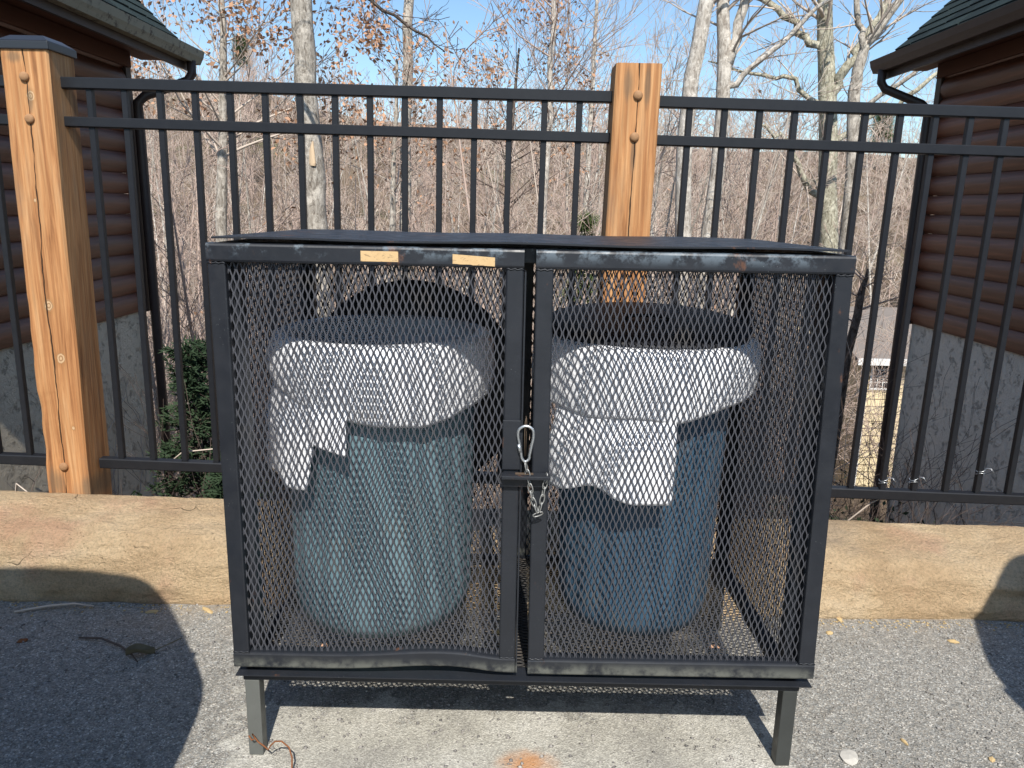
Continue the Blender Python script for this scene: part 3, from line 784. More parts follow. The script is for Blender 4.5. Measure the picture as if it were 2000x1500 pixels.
def expanded(origin, U, Vv, N, lu, lv, name, mat, warp=None, wlo=None, e=0.00128, t=0.0008, tw=0.0006, mid=None):
    """expanded steel sheet: zigzag strands bonded at the nodes. Short way along U, long way along Vv, N outward"""
    a = SW / 2; h = LW / 2
    ns = int(lu / a); nvs = int(lv / h)
    k = np.arange(ns)[:, None]
    jj = np.arange(nvs + 1)
    bond = 0.0028
    par = (jj[None, :] + k) % 2
    uc = (k + par) * a + np.where(par == 0, e, -e)
    vc_ = jj[None, :] * h + 0 * k
    # two points for each node (the bond)
    u2 = np.repeat(uc, 2, axis=1); v2 = np.repeat(vc_, 2, axis=1).astype(float)
    v2[:, 0::2] -= bond; v2[:, 1::2] += bond
    v2 = np.clip(v2, 0, nvs * h)
    M = u2.shape[1]
    cs = np.array([(-e, tw - t), (-e, tw + t), (e, -tw + t), (e, -tw - t)])
    O = np.array(origin, float); U = np.array(U, float); Vv = np.array(Vv, float); N = np.array(N, float)
    uu = u2[:, :, None] + cs[None, None, :, 0]; vv = v2[:, :, None] + np.zeros(4)[None, None, :]; nn = cs[None, None, :, 1] + np.zeros_like(uu)
    if warp is not None: nn = nn + warp(uu, vv)
    if wlo is not None: vv = vv + wlo(uu, vv)
    P3 = O + uu[..., None] * U + vv[..., None] * Vv + nn[..., None] * N
    V = P3.reshape(-1, 3) - np.array(CO)
    idx = np.arange(ns * M * 4).reshape(ns, M, 4)
    q = []
    for c in range(4):
        d = (c + 1) % 4
        q.append(np.stack([idx[:, :-1, c], idx[:, 1:, c], idx[:, 1:, d], idx[:, :-1, d]], -1).reshape(-1, 4))
    return np_mesh(name, V, np.concatenate(q), mat)

DY = 1.430; DT = 0.030
bump_l = lambda x: 0.0125 * math.exp(-((x + 0.14) / 0.13) ** 2) - 0.004 * math.exp(-((x + 0.02) / 0.05) ** 2)
# ----- left door
def join(*mbs):
    o = MB()
    for m in mbs: o.add(m.v, m.f)
    return o
dl = join(
    bar((-0.534, DY, 1.0795), (-0.001, DY, 1.0795), 0.035, DT) if False else bar((-0.568, DY - 0.003, 1.0795), (0.018, DY - 0.003, 1.0790), 0.035, DT, ch=0.005),
    bar((-0.568, DY - 0.001, 0.2405), (0.018, DY - 0.001, 0.2395), 0.034, DT, bump_l, 40, ch=0.004),
    bar((-0.5515, DY, 0.259), (-0.5515, DY, 1.0605), 0.033, DT),
    bar((0.0015, DY, 0.2575), (0.0015, DY, 1.0600), 0.033, DT))
doorL = PC(dl, 'door', M_CAGE, label='left door, with its bottom rail bent upward')
# ----- right door (slightly racked)
dr = join(
    bar((0.040, DY - 0.003, 1.0785), (0.627, DY - 0.003, 1.0795), 0.035, DT, ch=0.005),
    bar((0.045, DY - 0.001, 0.2375), (0.642, DY - 0.001, 0.2395), 0.034, DT, ch=0.004),
    bar((0.0615, DY, 0.256), (0.0565, DY, 1.0595), 0.033, DT),
    bar((0.6255, DY, 0.258), (0.6105, DY, 1.0605), 0.033, DT))
doorR = PC(dr, 'door', M_CAGE, label='right door')
# weld beads at the door corners
for par, pts in ((doorL, [(-0.568, -0.534, 1.0605), (-0.015, 0.018, 1.0600), (-0.568, -0.534, 0.259), (-0.015, 0.018, 0.2580)]), (doorR, [(0.040, 0.073, 1.0600), (0.594, 0.627, 1.0610), (0.609, 0.642, 0.2585), (0.045, 0.078, 0.2565)])):
    for (a0, a1, z) in pts:
        q = MB(); pp = [(lerp(a0, a1, i / 8), DY - 0.0005, z + 0.0012 * math.sin(i * 2.1)) for i in range(9)]
        q.tube(pp, 0.0016, 5); PC(q, 'weld_bead', M_CAGE, par, True)
warpd = lambda u, v: 0.0012 * np.sin(u * 9 + 1) * np.sin(v * 6)
def lift(u, v):
    x = u - 0.535
    return 0.0125 * np.exp(-((x + 0.14) / 0.13) ** 2) * np.clip(1 - v / 0.12, 0, 1)
mobj('mesh_panel', expanded((-0.545, DY + 0.012, 0.245), (1, 0, 0), (0, 0, 1), (0, -1, 0), 0.541, 0.830, 'mesh_panel', M_MESH, warpd, lift), doorL)
mobj('mesh_panel', expanded((0.062, DY + 0.012, 0.245), (1, 0, 0), (0.0, 0, 1), (0, -1, 0), 0.556, 0.830, 'mesh_panel', M_MESH, warpd), doorR)
# tape strips
def tape(x0, x1, z0, z1, tilt, par, torn):
    q = MB(); n = 12; vs = []
    for i in range(n + 1):
        x = lerp(x0, x1, i / n); dz = tilt * (x - x0)
        bot = z0 + dz + (0.0012 * mn.noise(Vector((i * 0.9, torn, 0))) if torn else 0)
        top = z1 + dz * (1.35 if torn else 1)
        for yy_ in (DY - 0.0031, DY - 0.0036):
            vs += [(x, yy_, bot), (x, yy_, top)]
    fs = []
    for i in range(n):
        b = i * 4; c_ = b + 4
        fs += [(b + 2, c_ + 2, c_ + 3, b + 3), (b, b + 1, c_ + 1, c_), (b, c_, c_ + 2, b + 2), (b + 1, b + 3, c_ + 3, c_ + 1)]
    fs += [(0, 2, 3, 1), (n * 4, n * 4 + 1, n * 4 + 3, n * 4 + 2)]
    q.add(vs, fs); PC(q, 'tape_strip', M_TAPE, par, label='crooked torn tape strip' if torn else 'straight tape strip')
tape(-0.283, -0.214, 1.0690, 1.0880, 0.0, doorL, 0)
tape(-0.114, -0.036, 1.0680, 1.0855, -0.045, doorL, 3.0)
# flat strip down the meeting edge, on the left door
PC(MB().box(0.0195, 0.0225, DY - 0.002, DY + 0.05, 0.226, 1.055), 'edge_strip', M_CAGE, doorL)
# thicker latch plate on the left stile, and latch bar
PC(MB().box(-0.016, 0.019, DY - 0.0055, DY - 0.0005, 0.672, 0.772, 0.0015), 'latch_plate', M_CAGE, doorL)
lb = MB().box(-0.017, 0.078, DY - 0.030, DY - 0.006, 0.660, 0.667, 0.0015)
lb.box(-0.017, 0.076, DY - 0.012, DY - 0.006, 0.640, 0.6595)
PC(lb, 'latch_bar', M_CAGE, doorL)
PC(MB().box(0.010, 0.045, DY - 0.020, DY - 0.010, 0.6675, 0.6682), 'worn_latch_face', M_DWIRE, doorL)
PC(MB().tube([(0.0275, DY - 0.006, 0.700), (0.0265, DY - 0.010, 0.745), (0.0270, DY - 0.011, 0.770), (0.0285, DY - 0.006, 0.782), (0.0300, DY - 0.002, 0.765), (0.0295, DY - 0.004, 0.70)], 0.0009, 5), 'wire_loop', M_DWIRE, doorL, True)

# ----- body frame
FY, FB = 1.4635, 2.035
fr = MB()
t = 0.034
xl0, xr0 = -0.556, 0.622
for xa in (xl0, xr0 - t):
    for ya in (FY, FB - t):
        PC(MB().box(xa, xa + t, ya, ya + t, 0.205, 1.069, 0.002), 'corner_post', M_CAGE)
for z0_, z1_, nm in ((1.0695, 1.0975, 'top_rail'), (0.1845, 0.2045, 'bottom_rail')):
    fy_ = FY if nm == 'top_rail' else FY - 0.020
    PC(MB().box(xl0, xr0, fy_, fy_ + t, z0_, z1_, 0.002), nm, M_CAGE)
    PC(MB().box(xl0, xr0, FB - t, FB, z0_, z1_, 0.002), nm, M_CAGE)
    PC(MB().box(xl0, xl0 + t, FY + t + 0.001, FB - t - 0.001, z0_, z1_, 0.002), nm, M_CAGE)
    PC(MB().box(xr0 - t, xr0, FY + t + 0.001, FB - t - 0.001, z0_, z1_, 0.002), nm, M_CAGE)
PC(MB().box(0.016, 0.050, FB - t, FB, 0.2055, 1.069, 0.002), 'centre_post', M_CAGE)
PC(MB().box(0.016, 0.050, FY + t + 0.001, FB - t - 0.001, 0.1845, 0.2025, 0.002), 'cross_member', M_CAGE)
# lip under the doors
PC(MB().box(-0.565, 0.640, DY - 0.004, FY + 0.010, 0.2053, 0.2078), 'sill_lip', M_CAGE)
# roof plate, very slightly sagging
q = MB(); n = 30
vs = []
for i in range(n + 1):
    x = lerp(-0.558, 0.6165, i / n); z = 1.1045 + 0.0012 * math.sin(i * 0.55)
    for y, zz_ in ((1.431, z), (2.040, z - 0.003), (2.040, z + 0.0005), (1.431, z + 0.0035)): vs.append((x, y, zz_))
fs = [(0, 1, 2, 3), (n * 4 + 3, n * 4 + 2, n * 4 + 1, n * 4)]
for i in range(n):
    for k in range(4): fs.append((i * 4 + k, i * 4 + (k + 1) % 4, i * 4 + 4 + (k + 1) % 4, i * 4 + 4 + k))
q.add(vs, fs); roofp = PC(q, 'roof_plate', M_CAGE)
# legs
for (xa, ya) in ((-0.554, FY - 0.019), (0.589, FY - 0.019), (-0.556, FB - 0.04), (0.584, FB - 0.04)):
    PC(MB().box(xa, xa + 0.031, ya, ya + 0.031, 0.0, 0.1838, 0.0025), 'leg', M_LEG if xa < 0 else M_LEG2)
# other mesh panels: sides, back, floor
w2 = lambda u, v: 0.0025 * np.sin(u * 7) * np.sin(v * 5)
mobj('mesh_panel', expanded((xl0 + 0.004, FY + 0.012, 0.200), (0, 1, 0), (0, 0, 1), (1, 0, 0), FB - FY - 0.02, 0.888, 'mesh_panel', M_MESH, w2, e=0.0016, t=0.0009, tw=0.0008), cage)
mobj('mesh_panel', expanded((xr0 - 0.004, FY + 0.012, 0.200), (0, 1, 0), (0, 0, 1), (-1, 0, 0), FB - FY - 0.02, 0.888, 'mesh_panel', M_MESH, w2, e=0.0016, t=0.0009, tw=0.0008), cage)
mobj('mesh_panel', expanded((xl0 + 0.012, FB - 0.005, 0.200), (1, 0, 0), (0, 0, 1), (0, -1, 0), xr0 - xl0 - 0.024, 0.888, 'mesh_panel', M_MESH, w2, e=0.0013), cage)
mobj('floor_mesh', expanded((xl0 + 0.012, FY + 0.012, 0.208), (0, 1, 0), (1, 0, 0), (0, 0, 1), FB - FY - 0.024, xr0 - xl0 - 0.024, 'floor_mesh', M_FMESH, lambda u, v: -0.001 * np.sin(u * 5)), cage)

# ----- carabiner and chain
def closed_spline(ctrl, n=48):
    pts = []; m = len(ctrl)
    for i in range(n):
        t_ = i / n * m; k = int(t_); f = t_ - k
        p0, p1, p2, p3 = (Vector(ctrl[(k + q_) % m]) for q_ in (-1, 0, 1, 2))
        pts.append(0.5 * ((2 * p1) + (-p0 + p2) * f + (2 * p0 - 5 * p1 + 4 * p2 - p3) * f * f + (-p0 + 3 * p1 - 3 * p2 + p3) * f ** 3))
    return pts
cb = [(0.0285, 0.763), (0.041, 0.757), (0.0435, 0.742), (0.040, 0.722), (0.037, 0.705), (0.036, 0.697), (0.029, 0.691), (0.0225, 0.697), (0.0205, 0.706), (0.0165, 0.728), (0.0135, 0.745), (0.0165, 0.757)]
cara = empty('carabiner', (0.028, DY - 0.011, 0.73), label='pear-shaped zinc carabiner hanging where the two cage doors meet', cat='carabiner')
q = MB(); q.tube([(p.x - 0.028, 0.0, p.z - 0.73) for p in closed_spline([(a_, 0, b_) for a_, b_ in cb])], 0.0028, 8, closed=True)
q.obj('hook', M_ZINC, cara, True)
q = MB(); q.tube([(-0.0095, -0.0006, -0.020), (-0.0125, -0.0006, -0.004)], 0.0034, 8); q.obj('gate_sleeve', M_ZINC, cara, True)
chain = empty('chain', (0.04, DY - 0.018, 0.66), label='short loop of small steel chain links hanging below the carabiner', cat='chain')
lk = MB(); L_, W_ = 0.0092, 0.0048
pts = []
for k in range(20):
    a_ = 2 * math.pi * k / 20
    pts.append((W_ * math.cos(a_), 0, L_ * math.sin(a_) * 1.15 if abs(math.sin(a_)) < 0.8 else math.copysign(L_ * 1.05, math.sin(a_)) * (0.86 + 0.14 * abs(math.sin(a_)))))
lk.tube(pts, 0.0013, 6, closed=True)
lkm = lk.mesh('link', M_CHAIN, True)
path = [(0.031, 0.682), (0.034, 0.668), (0.037, 0.654), (0.040, 0.640), (0.0435, 0.626), (0.0470, 0.612), (0.0525, 0.599), (0.0560, 0.587), (0.0600, 0.602), (0.0635, 0.618), (0.0655, 0.634), (0.0685, 0.649), (0.0700, 0.661)]
for i, (x, z) in enumerate(path):
    o = bpy.data.objects.new('link', lkm); link(o, chain)
    nx_ = path[min(i + 1, len(path) - 1)]; pv = path[max(i - 1, 0)]
    ang = math.atan2(nx_[0] - pv[0], nx_[1] - pv[1])
    o.rotation_euler = (0, ang, 0)
    o.rotation_euler = (Matrix.Rotation(ang, 3, 'Y') @ Matrix.Rotation(rad(25 if i % 2 else 108), 3, 'Z')).to_euler()
    o.location = (x - 0.04, -0.004 * math.sin(i / 12 * 3.1), z - 0.66)

# ================================================================== CANS, BAGS, LIDS
def can(cx, cy, rb, rt, zt_, mat, label):
    root = empty('trash_can', (cx, cy, 0.211), label=label, cat='trash can')
    n = 192; prof = []
    H = zt_ - 0.211; V = []; m = 26
    for k in range(n):
        a_ = 2 * math.pi * k / n
        rib = (0.5 + 0.5 * math.cos(a_ * 16)) ** 0.4
        for i in range(m):
            t_ = i / (m - 1)
            r = lerp(rb, rt, t_) + (0.005 * rib if 0.05 < t_ < 0.86 else 0)
            if t_ == 0: r -= 0.008
            V.append((r * math.cos(a_), r * math.sin(a_), t_ * H))
    F = [(k * m + i, ((k + 1) % n) * m + i, ((k + 1) % n) * m + i + 1, k * m + i + 1) for k in range(n) for i in range(m - 1)]
    F.append(tuple(k * m for k in range(n)))
    mb = MB().add(V, F); mb.obj('body', mat, root, True)
    MB().lathe([(rt - 0.004, H - 0.03), (rt + 0.010, H - 0.028), (rt + 0.016, H - 0.01), (rt + 0.014, H + 0.002), (rt + 0.002, H + 0.005), (rt - 0.008, H)], 64).obj('rim', mat, root, True)
    for s_ in (-1, 1):
        q = MB(); q.tube([(s_ * (rt - 0.01), -0.05, H - 0.10), (s_ * (rt + 0.018), -0.045, H - 0.10), (s_ * (rt + 0.02), 0, H - 0.10), (s_ * (rt + 0.018), 0.045, H - 0.10), (s_ * (rt - 0.01), 0.05, H - 0.10)], 0.008, 8)
        q.obj('handle', mat, root, True)
    return root
can(-0.310, 1.775, 0.211, 0.217, 0.865, M_CAN1, 'grey-blue ribbed plastic trash can standing behind the left cage door')
can(0.312, 1.775, 0.177, 0.200, 0.868, M_CAN2, 'dark navy blue plastic trash can standing behind the right cage door')

def bag(cx, cy, rt, zr, hem, flap, name_label, seed, rin):
    """liner turned out over the rim: inner wall, rim roll, bulging outer band, and a longer flap"""
    root = empty('trash_bag', (cx, cy, zr - 0.3), label=name_label, cat='trash bag')
    n = 220
    V = []; m = 30
    for k in range(n):
        a_ = 2 * math.pi * k / n
        x_ = math.cos(a_)
        zb = hem(x_, math.sin(a_))
        for i in range(m):
            t_ = i / (m - 1)
            if t_ < 0.25:            # inside wall, going up
                u = t_ / 0.25
                r = rin - 0.02 + 0.02 * u; z = zr - 0.22 + 0.22 * u
            elif t_ < 0.36:          # over the rim
                u = (t_ - 0.25) / 0.11
                r = rin + (rt + 0.019 - rin) * (1 - math.cos(u * math.pi)) / 2; z = zr + 0.012 * math.sin(u * math.pi)
            else:
                u = (t_ - 0.36) / 0.64
                r = rt + 0.019 + (0.011 if math.sin(a_) < 0.3 else 0.003) * math.sin(u * math.pi * 0.92) ** 0.6; z = lerp(zr, zb, u)
                wr_ = fbm(a_ * 2.4 + seed, z * 11, 0.5, 3)
                r += 0.0028 * wr_ + 0.0010 * math.sin(a_ * 23 + 5 * u + seed) * (0.4 + u) * (0.5 + 0.5 * mn.noise(Vector((a_ * 2, seed, 1))))
                z += 0.004 * wr_
            if t_ < 0.36: r += 0.004 * fbm(a_ * 5 + seed, t_ * 9, 2, 3)
            V.append((r * math.cos(a_), r * math.sin(a_), z - (zr - 0.3)))
    F = [(k * m + i, ((k + 1) % n) * m + i, ((k + 1) % n) * m + i + 1, k * m + i + 1) for k in range(n) for i in range(m - 1)]
    mb = MB().add(V, F)
    o = mb.obj('liner_band', M_BAG, root, True)
    # flap: sheet following the can, hanging from under the band
    a0, a1, ztop_, bot = flap
    nn, mm = 60, 30; V = []
    for i in range(nn + 1):
        a_ = lerp(a0, a1, i / nn)
        for j in range(mm + 1):
            t_ = j / mm
            z = lerp(ztop_, bot(i / nn), t_)
            r = rt + 0.012 + 0.026 * min(1, t_ * 2.0) + 0.006 * fbm(a_ * 3 + seed, z * 6, 7, 3) + 0.004 * math.sin(a_ * 11 + seed) * t_
            V.append((r * math.cos(a_), r * math.sin(a_), z - (zr - 0.3)))
    F = [(i * (mm + 1) + j, (i + 1) * (mm + 1) + j, (i + 1) * (mm + 1) + j + 1, i * (mm + 1) + j + 1) for i in range(nn) for j in range(mm)]
    q = MB().add(V, F).obj('liner_flap', M_BAG, root, True)
    for ob in (o, q):
        s_ = ob.modifiers.new('thickness', 'SOLIDIFY'); s_.thickness = 0.0012; s_.offset = -1
    return root
def hemL(x, y):
    # x = cos(angle): -1 left, +1 right ; front only matters
    z = 0.785 - 0.066 * min(1, max(0, (x + 0.9) / 1.0)) + 0.004 * math.sin(x * 6 + 1)
    if x > 0.45: z += (x - 0.45) * 0.06
    return z if y < 0.4 else 0.76
def flapLb(t_):
    # t 0 = left, 1 = right
    if t_ < 0.70: return 0.600 - 0.045 * t_ + 0.004 * math.sin(t_ * 20)
    return lerp(0.568, 0.682, min(1, (t_ - 0.70) / 0.06)) - 0.06 * (t_ - 0.70)
bag(-0.304, 1.775, 0.231, 0.880, hemL, (rad(190), rad(263), 0.80, flapLb), 'white liner bag folded over the left grey-blue can with a stepped flap hanging down', 2.0, 0.203)
def hemR(x, y):
    z = 0.748 + 0.05 * max(0, x - 0.1) ** 1.3 - 0.004 * math.sin(x * 9)
    return z if y < 0.4 else 0.77
def flapRb(t_):
    return 0.574 + 0.026 * math.exp(-((t_ - 0.42) / 0.17) ** 2) - 0.004 * t_
bag(0.308, 1.775, 0.232, 0.885, hemR, (rad(214), rad(277), 0.79, flapRb), 'white liner bag folded over the right dark blue can with a wide square flap', 9.0, 0.188)

def lid(cx, cy, cz, r, tilt, label):
    root = empty('can_lid', (cx, cy, cz), label=label, cat='lid')
    root.rotation_euler = (rad(tilt), 0, 0)
    prof = [(r - 0.012, -0.008), (r, -0.008), (r, 0.004), (r - 0.010, 0.008), (r * 0.6, 0.010), (r * 0.25, 0.011), (0.0005, 0.011)]
    MB().lathe(prof, 56).obj('disc', M_LID, root, True)
    MB().tube([(-0.05, 0, 0.009), (-0.045, 0, 0.018), (0, 0, 0.020), (0.045, 0, 0.018), (0.05, 0, 0.009)], 0.004, 8).obj('grip', M_LID, root, True)
lid(-0.268, 2.006, 0.694, 0.288, 88, 'round black lid standing upright behind the left can')
lid(0.312, 1.782, 0.913, 0.238, 4, 'round black lid lying on top of the right can over its liner')
# litter on the cage floor
for i, (x, y) in enumerate([(-0.02, 1.60), (0.47, 1.56), (-0.41, 1.53)]):
    q = MB(); n = 7
    vs = [(0.016 * math.cos(6.283 * k / n) * R.uniform(.6, 1.2), 0.010 * math.sin(6.283 * k / n) * R.uniform(.6, 1.2), R.uniform(0, 0.006)) for k in range(n)] + [(0, 0, 0.008)]
    q.add(vs, [(k, (k + 1) % n, n) for k in range(n)])
    o = q.obj('leaf_scrap', M_LEAF if i else M_CHIP, None, label=('brown leaf scrap on the cage floor between the two cans', 'brown leaf scrap on the cage floor at the right can foot', 'brown leaf scrap on the cage floor at the left can foot')[i], cat='leaf scrap', group='leaf scraps on the cage floor')
    o.location = (x, y, 0.211)
for (x, y, z, lb) in ((0.245, 1.98, 0.985, 'teal string scrap caught in the mesh in front of the split post'), (0.432, 1.98, 0.935, 'teal string scrap caught in the mesh above the right black lid')):
    MB().tube([(x - .012, y, z + .014), (x - .004, y - .002, z + .004), (x + .004, y + .002, z - .002), (x + .014, y, z - .016)], 0.0014, 5).obj('string_scrap', M_TEAL, None, True, label=lb, cat='string')

# ================================================================== THINGS ON THE GROUND
def blob(name, loc, sx, sy, sz, mat, label, cat, group=None, seed=0, flat=False):
    bm = bmesh.new(); bmesh.ops.create_icosphere(bm, subdivisions=2 if not flat else 2, radius=1)
    for v in bm.verts:
        k = 1 + 0.35 * mn.noise(v.co * 1.6 + Vector((seed, 0, 0)))
        v.co = Vector((v.co.x * sx * k, v.co.y * sy * k, max(-0.1, v.co.z) * sz * k))
    me = bpy.data.meshes.new(name); bm.to_mesh(me); bm.free(); me.materials.append(mat)
    o = mobj(name, me, label=label, cat=cat, group=group); o.location = loc; o.rotation_euler = (0, 0, seed * 1.3)
    return o
chips = [(-1.035, 2.030, .020, .008, 'narrow tan bark chip beside the kerb near the car shadow'), (-0.880, 2.045, .026, .008, 'long pale chip against the kerb just left of the cage'),
         (0.985, 2.070, .014, .009, 'tan leaf scrap nearest the kerb right of the cage'), (0.925, 1.992, .011, .009, 'small round tan scrap just right of the cage frame'),
         (1.262, 1.960, .014, .009, 'tan crumb on the asphalt below the right kerb'), (0.912, 1.530, .012, .004, 'thin pale splinter on the asphalt right of the right leg'),
         (1.080, 1.478, .009, .007, 'tan crumb lowest right on the asphalt')]
for i, (x, y, a_, b_, lb) in enumerate(chips):
    blob('bark_chip', (x, y, 0.001), a_, b_, 0.005, M_CHIP, lb, 'bark chip', 'bark chips on the asphalt', i * 1.7 + .2)
blob('pale_stone', (0.762, 1.475, 0.002), 0.026, 0.021, 0.006, M_PALE, 'flat pale cement crumb on the asphalt outside the right leg', 'stone', None, 3.3)
blob('red_scrap', (-1.31, 1.865, 0.001), 0.013, 0.010, 0.006, M_RUST, 'small rusty red scrap on the asphalt inside the left shadow', 'scrap', None, 5.1)
MB().tube([(-1.165, 1.880, .006), (-1.10, 1.872, .010), (-1.03, 1.838, .009), (-0.985, 1.805, .006), (-0.955, 1.775, .004)], [.0025, .003, .003, .0025, .0015], 6).obj('twig', M_TWIGD, None, True, label='thin dark curved twig lying in the left shadow', cat='twig')
MB().tube([(-1.42, 2.005, .006), (-1.34, 2.035, .010), (-1.27, 2.045, .014), (-1.21, 2.04, .010)], [.003, .0035, .003, .0015], 6).obj('twig', M_TWIG, None, True, label='straight pale twig at the foot of the kerb in the left shadow', cat='twig')
# curled dead leaf with stem
q = MB(); vs = []; n, m = 12, 7
for i in range(n + 1):
    for j in range(m + 1):
        u, w = i / n, j / m - 0.5
        wd_ = 0.015 * math.sin(math.pi * min(1, u * 0.95 + 0.05)) ** 0.7
        vs.append((0.07 * u - 0.035, w * 2 * wd_, 0.004 + 0.018 * abs(w * 2) ** 2 + 0.006 * math.sin(u * 5)))
q.add(vs, [(i * (m + 1) + j, (i + 1) * (m + 1) + j, (i + 1) * (m + 1) + j + 1, i * (m + 1) + j + 1) for i in range(n) for j in range(m)])
lf = empty('dead_leaf', (-0.965, 1.812, 0), 0.35, label='curled grey-brown dead leaf at the edge of the left shadow', cat='leaf')
q.obj('blade', M_DEAD, lf, True)
MB().tube([(0.03, 0, 0.006), (0.06, 0.012, 0.010), (0.10, 0.024, 0.018)], 0.0016, 5).obj('stem', M_DEAD, lf, True)
# rusty wire round the front left leg
w_ = [(-0.548, 1.432, .058), (-0.540, 1.428, .050), (-0.532, 1.4265, .056), (-0.538, 1.427, .066), (-0.527, 1.4265, .048), (-0.514, 1.424, .040), (-0.504, 1.422, .032), (-0.498, 1.420, .044), (-0.487, 1.418, .056), (-0.472, 1.414, .060), (-0.455, 1.408, .050), (-0.447, 1.40, .032), (-0.446, 1.392, .008), (-0.450, 1.388, .002)]
MB().tube(w_, 0.0018, 6).obj('rusty_wire', M_RUST, None, True, label='rusty bent wire curling off the front left cage leg', cat='wire')
# loose grit
def grit(n, fx, fy, smin, smax, seed, name, mat, label):
    r_ = np.random.default_rng(seed)
    base = np.array([(1, 0, 0), (-1, 0, 0), (0, 1, 0), (0, -1, 0), (0, 0, .7), (0, 0, -.2)], float)
    tri = np.array([(0, 2, 4), (2, 1, 4), (1, 3, 4), (3, 0, 4), (2, 0, 5), (1, 2, 5), (3, 1, 5), (0, 3, 5)])
    X_ = fx(r_, n); Y_ = fy(r_, n); s_ = smin + (smax - smin) * r_.random(n) ** 3
    ang = r_.random(n) * 6.28; c_, s2 = np.cos(ang), np.sin(ang)
    jit = 0.6 + 0.8 * r_.random((n, 6, 1))
    B = base[None] * jit * s_[:, None, None]
    V = np.stack([B[..., 0] * c_[:, None] - B[..., 1] * s2[:, None] + X_[:, None], B[..., 0] * s2[:, None] + B[..., 1] * c_[:, None] + Y_[:, None], B[..., 2] + 0.0006], -1).reshape(-1, 3)
    T = (tri[None] + (np.arange(n) * 6)[:, None, None]).reshape(-1, 3)
    mobj(name, np_mesh(name, V, T, mat), label=label, cat='gravel', kind='stuff')
grit(9000, lambda r_, n: r_.uniform(-2.0, 2.0, n), lambda r_, n: r_.uniform(1.25, 2.08, n), 0.0009, 0.0062, 3, 'loose_grit', M_PEB, 'fine loose grit scattered over the asphalt')
grit(1500, lambda r_, n: r_.uniform(-2.0, 2.0, n), lambda r_, n: 2.07 - np.abs(r_.normal(0, 0.025, n)), 0.0009, 0.005, 8, 'sand_grit', M_CHIP, 'tan sand and stone crumbs along the foot of the kerb')

# ================================================================== PLANTS
def grow(out, p, d, L, r, lvl, rr, maxl, spread=0.75, up=0.25, kids=(3, 5), minr=0.0018):
    n = 5 if lvl < 2 else 4
    pts = [p]; rs = [r]; q = p.copy(); dd = d.normalized()
    bend = Vector((rr.gauss(0, 1), rr.gauss(0, 1), rr.gauss(0, .6))) * 0.13
    for i in range(n):
        dd = (dd + bend * 0.5 + Vector((rr.gauss(0, 1), rr.gauss(0, 1), rr.gauss(0, .7))) * 0.09 + Vector((0, 0, up * 0.18))).normalized()
        q = q + dd * (L / n); pts.append(q.copy()); rs.append(max(minr, r * (1 - 0.75 * (i + 1) / n)))
    out.append((pts, rs, lvl))
    if lvl >= maxl: return
    for k in range(rr.randint(*kids)):
        t_ = rr.uniform(0.25, 1.0); i = min(n - 1, int(t_ * n)); f = t_ * n - i
        b = pts[i].lerp(pts[i + 1], f); br = lerp(rs[i], rs[i + 1], f)
        dl_ = (pts[i + 1] - pts[i]).normalized()
        ax = Vector((rr.gauss(0, 1), rr.gauss(0, 1), rr.gauss(0, .5))); ax = (ax - dl_ * ax.dot(dl_)).normalized()
        nd = (dl_ + ax * spread * rr.uniform(0.6, 1.3) + Vector((0, 0, up * 0.4))).normalized()
        grow(out, b, nd, L * rr.uniform(0.42, 0.68), max(minr, br * rr.uniform(0.45, 0.7)), lvl + 1, rr, maxl, spread, up, kids, minr)
def tree_parts(seed, H, r, maxl=3, kids=(3, 5), first=0.25, nb=12, lean=0.03, spread=0.75, up=0.3, minr=0.003, trunk_pts=None, blen=0.32, br_k=1.0):
    """returns (trunk MB, crown MB) built at origin"""
    rr = random.Random(seed)
    n = 10
    if trunk_pts is None:
        pts = []; x = y = 0.0; lx, ly = rr.gauss(0, lean), rr.gauss(0, lean)
        for i in range(n + 1):
            pts.append(Vector((x, y, H * i / n))); x += (lx + rr.gauss(0, .02)) * H / n; y += (ly + rr.gauss(0, .02)) * H / n
        rs = [max(0.006, r * (1 - 0.88 * (i / n) ** 1.1)) for i in range(n + 1)]
    else:
        pts = [Vector(p[:3]) for p in trunk_pts]; rs = [p[3] for p in trunk_pts]; n = len(pts) - 1
    tr = MB(); tr.tube(pts, rs, 9 if r > 0.05 else 6)
    out = []
    for k in range(nb):
        t_ = lerp(first, 0.99, (k + rr.random()) / nb); i = min(n - 1, int(t_ * n)); f = t_ * n - i
        b = pts[i].lerp(pts[i + 1], f); br = lerp(rs[i], rs[i + 1], f)
        a_ = rr.uniform(0, 6.283)
        d = Vector((math.cos(a_), math.sin(a_), rr.uniform(0.35, 1.1)))
        grow(out, b, d, H * blen * rr.uniform(0.5, 1.0) * (1.15 - 0.6 * t_), max(minr, br * rr.uniform(0.3, 0.5) * br_k), 1, rr, maxl, spread, up, kids, minr)
    cr = MB()
    for pp, rs_, lv in out: cr.tube(pp, rs_, 5 if lv == 1 and r > .06 else 3, cap=False)
    return tr, cr, out
def mk(mb, name, mat): 
    k4 = [f for f in mb.f if len(f) == 4]
    return np_mesh(name, mb.v, k4, mat, True)
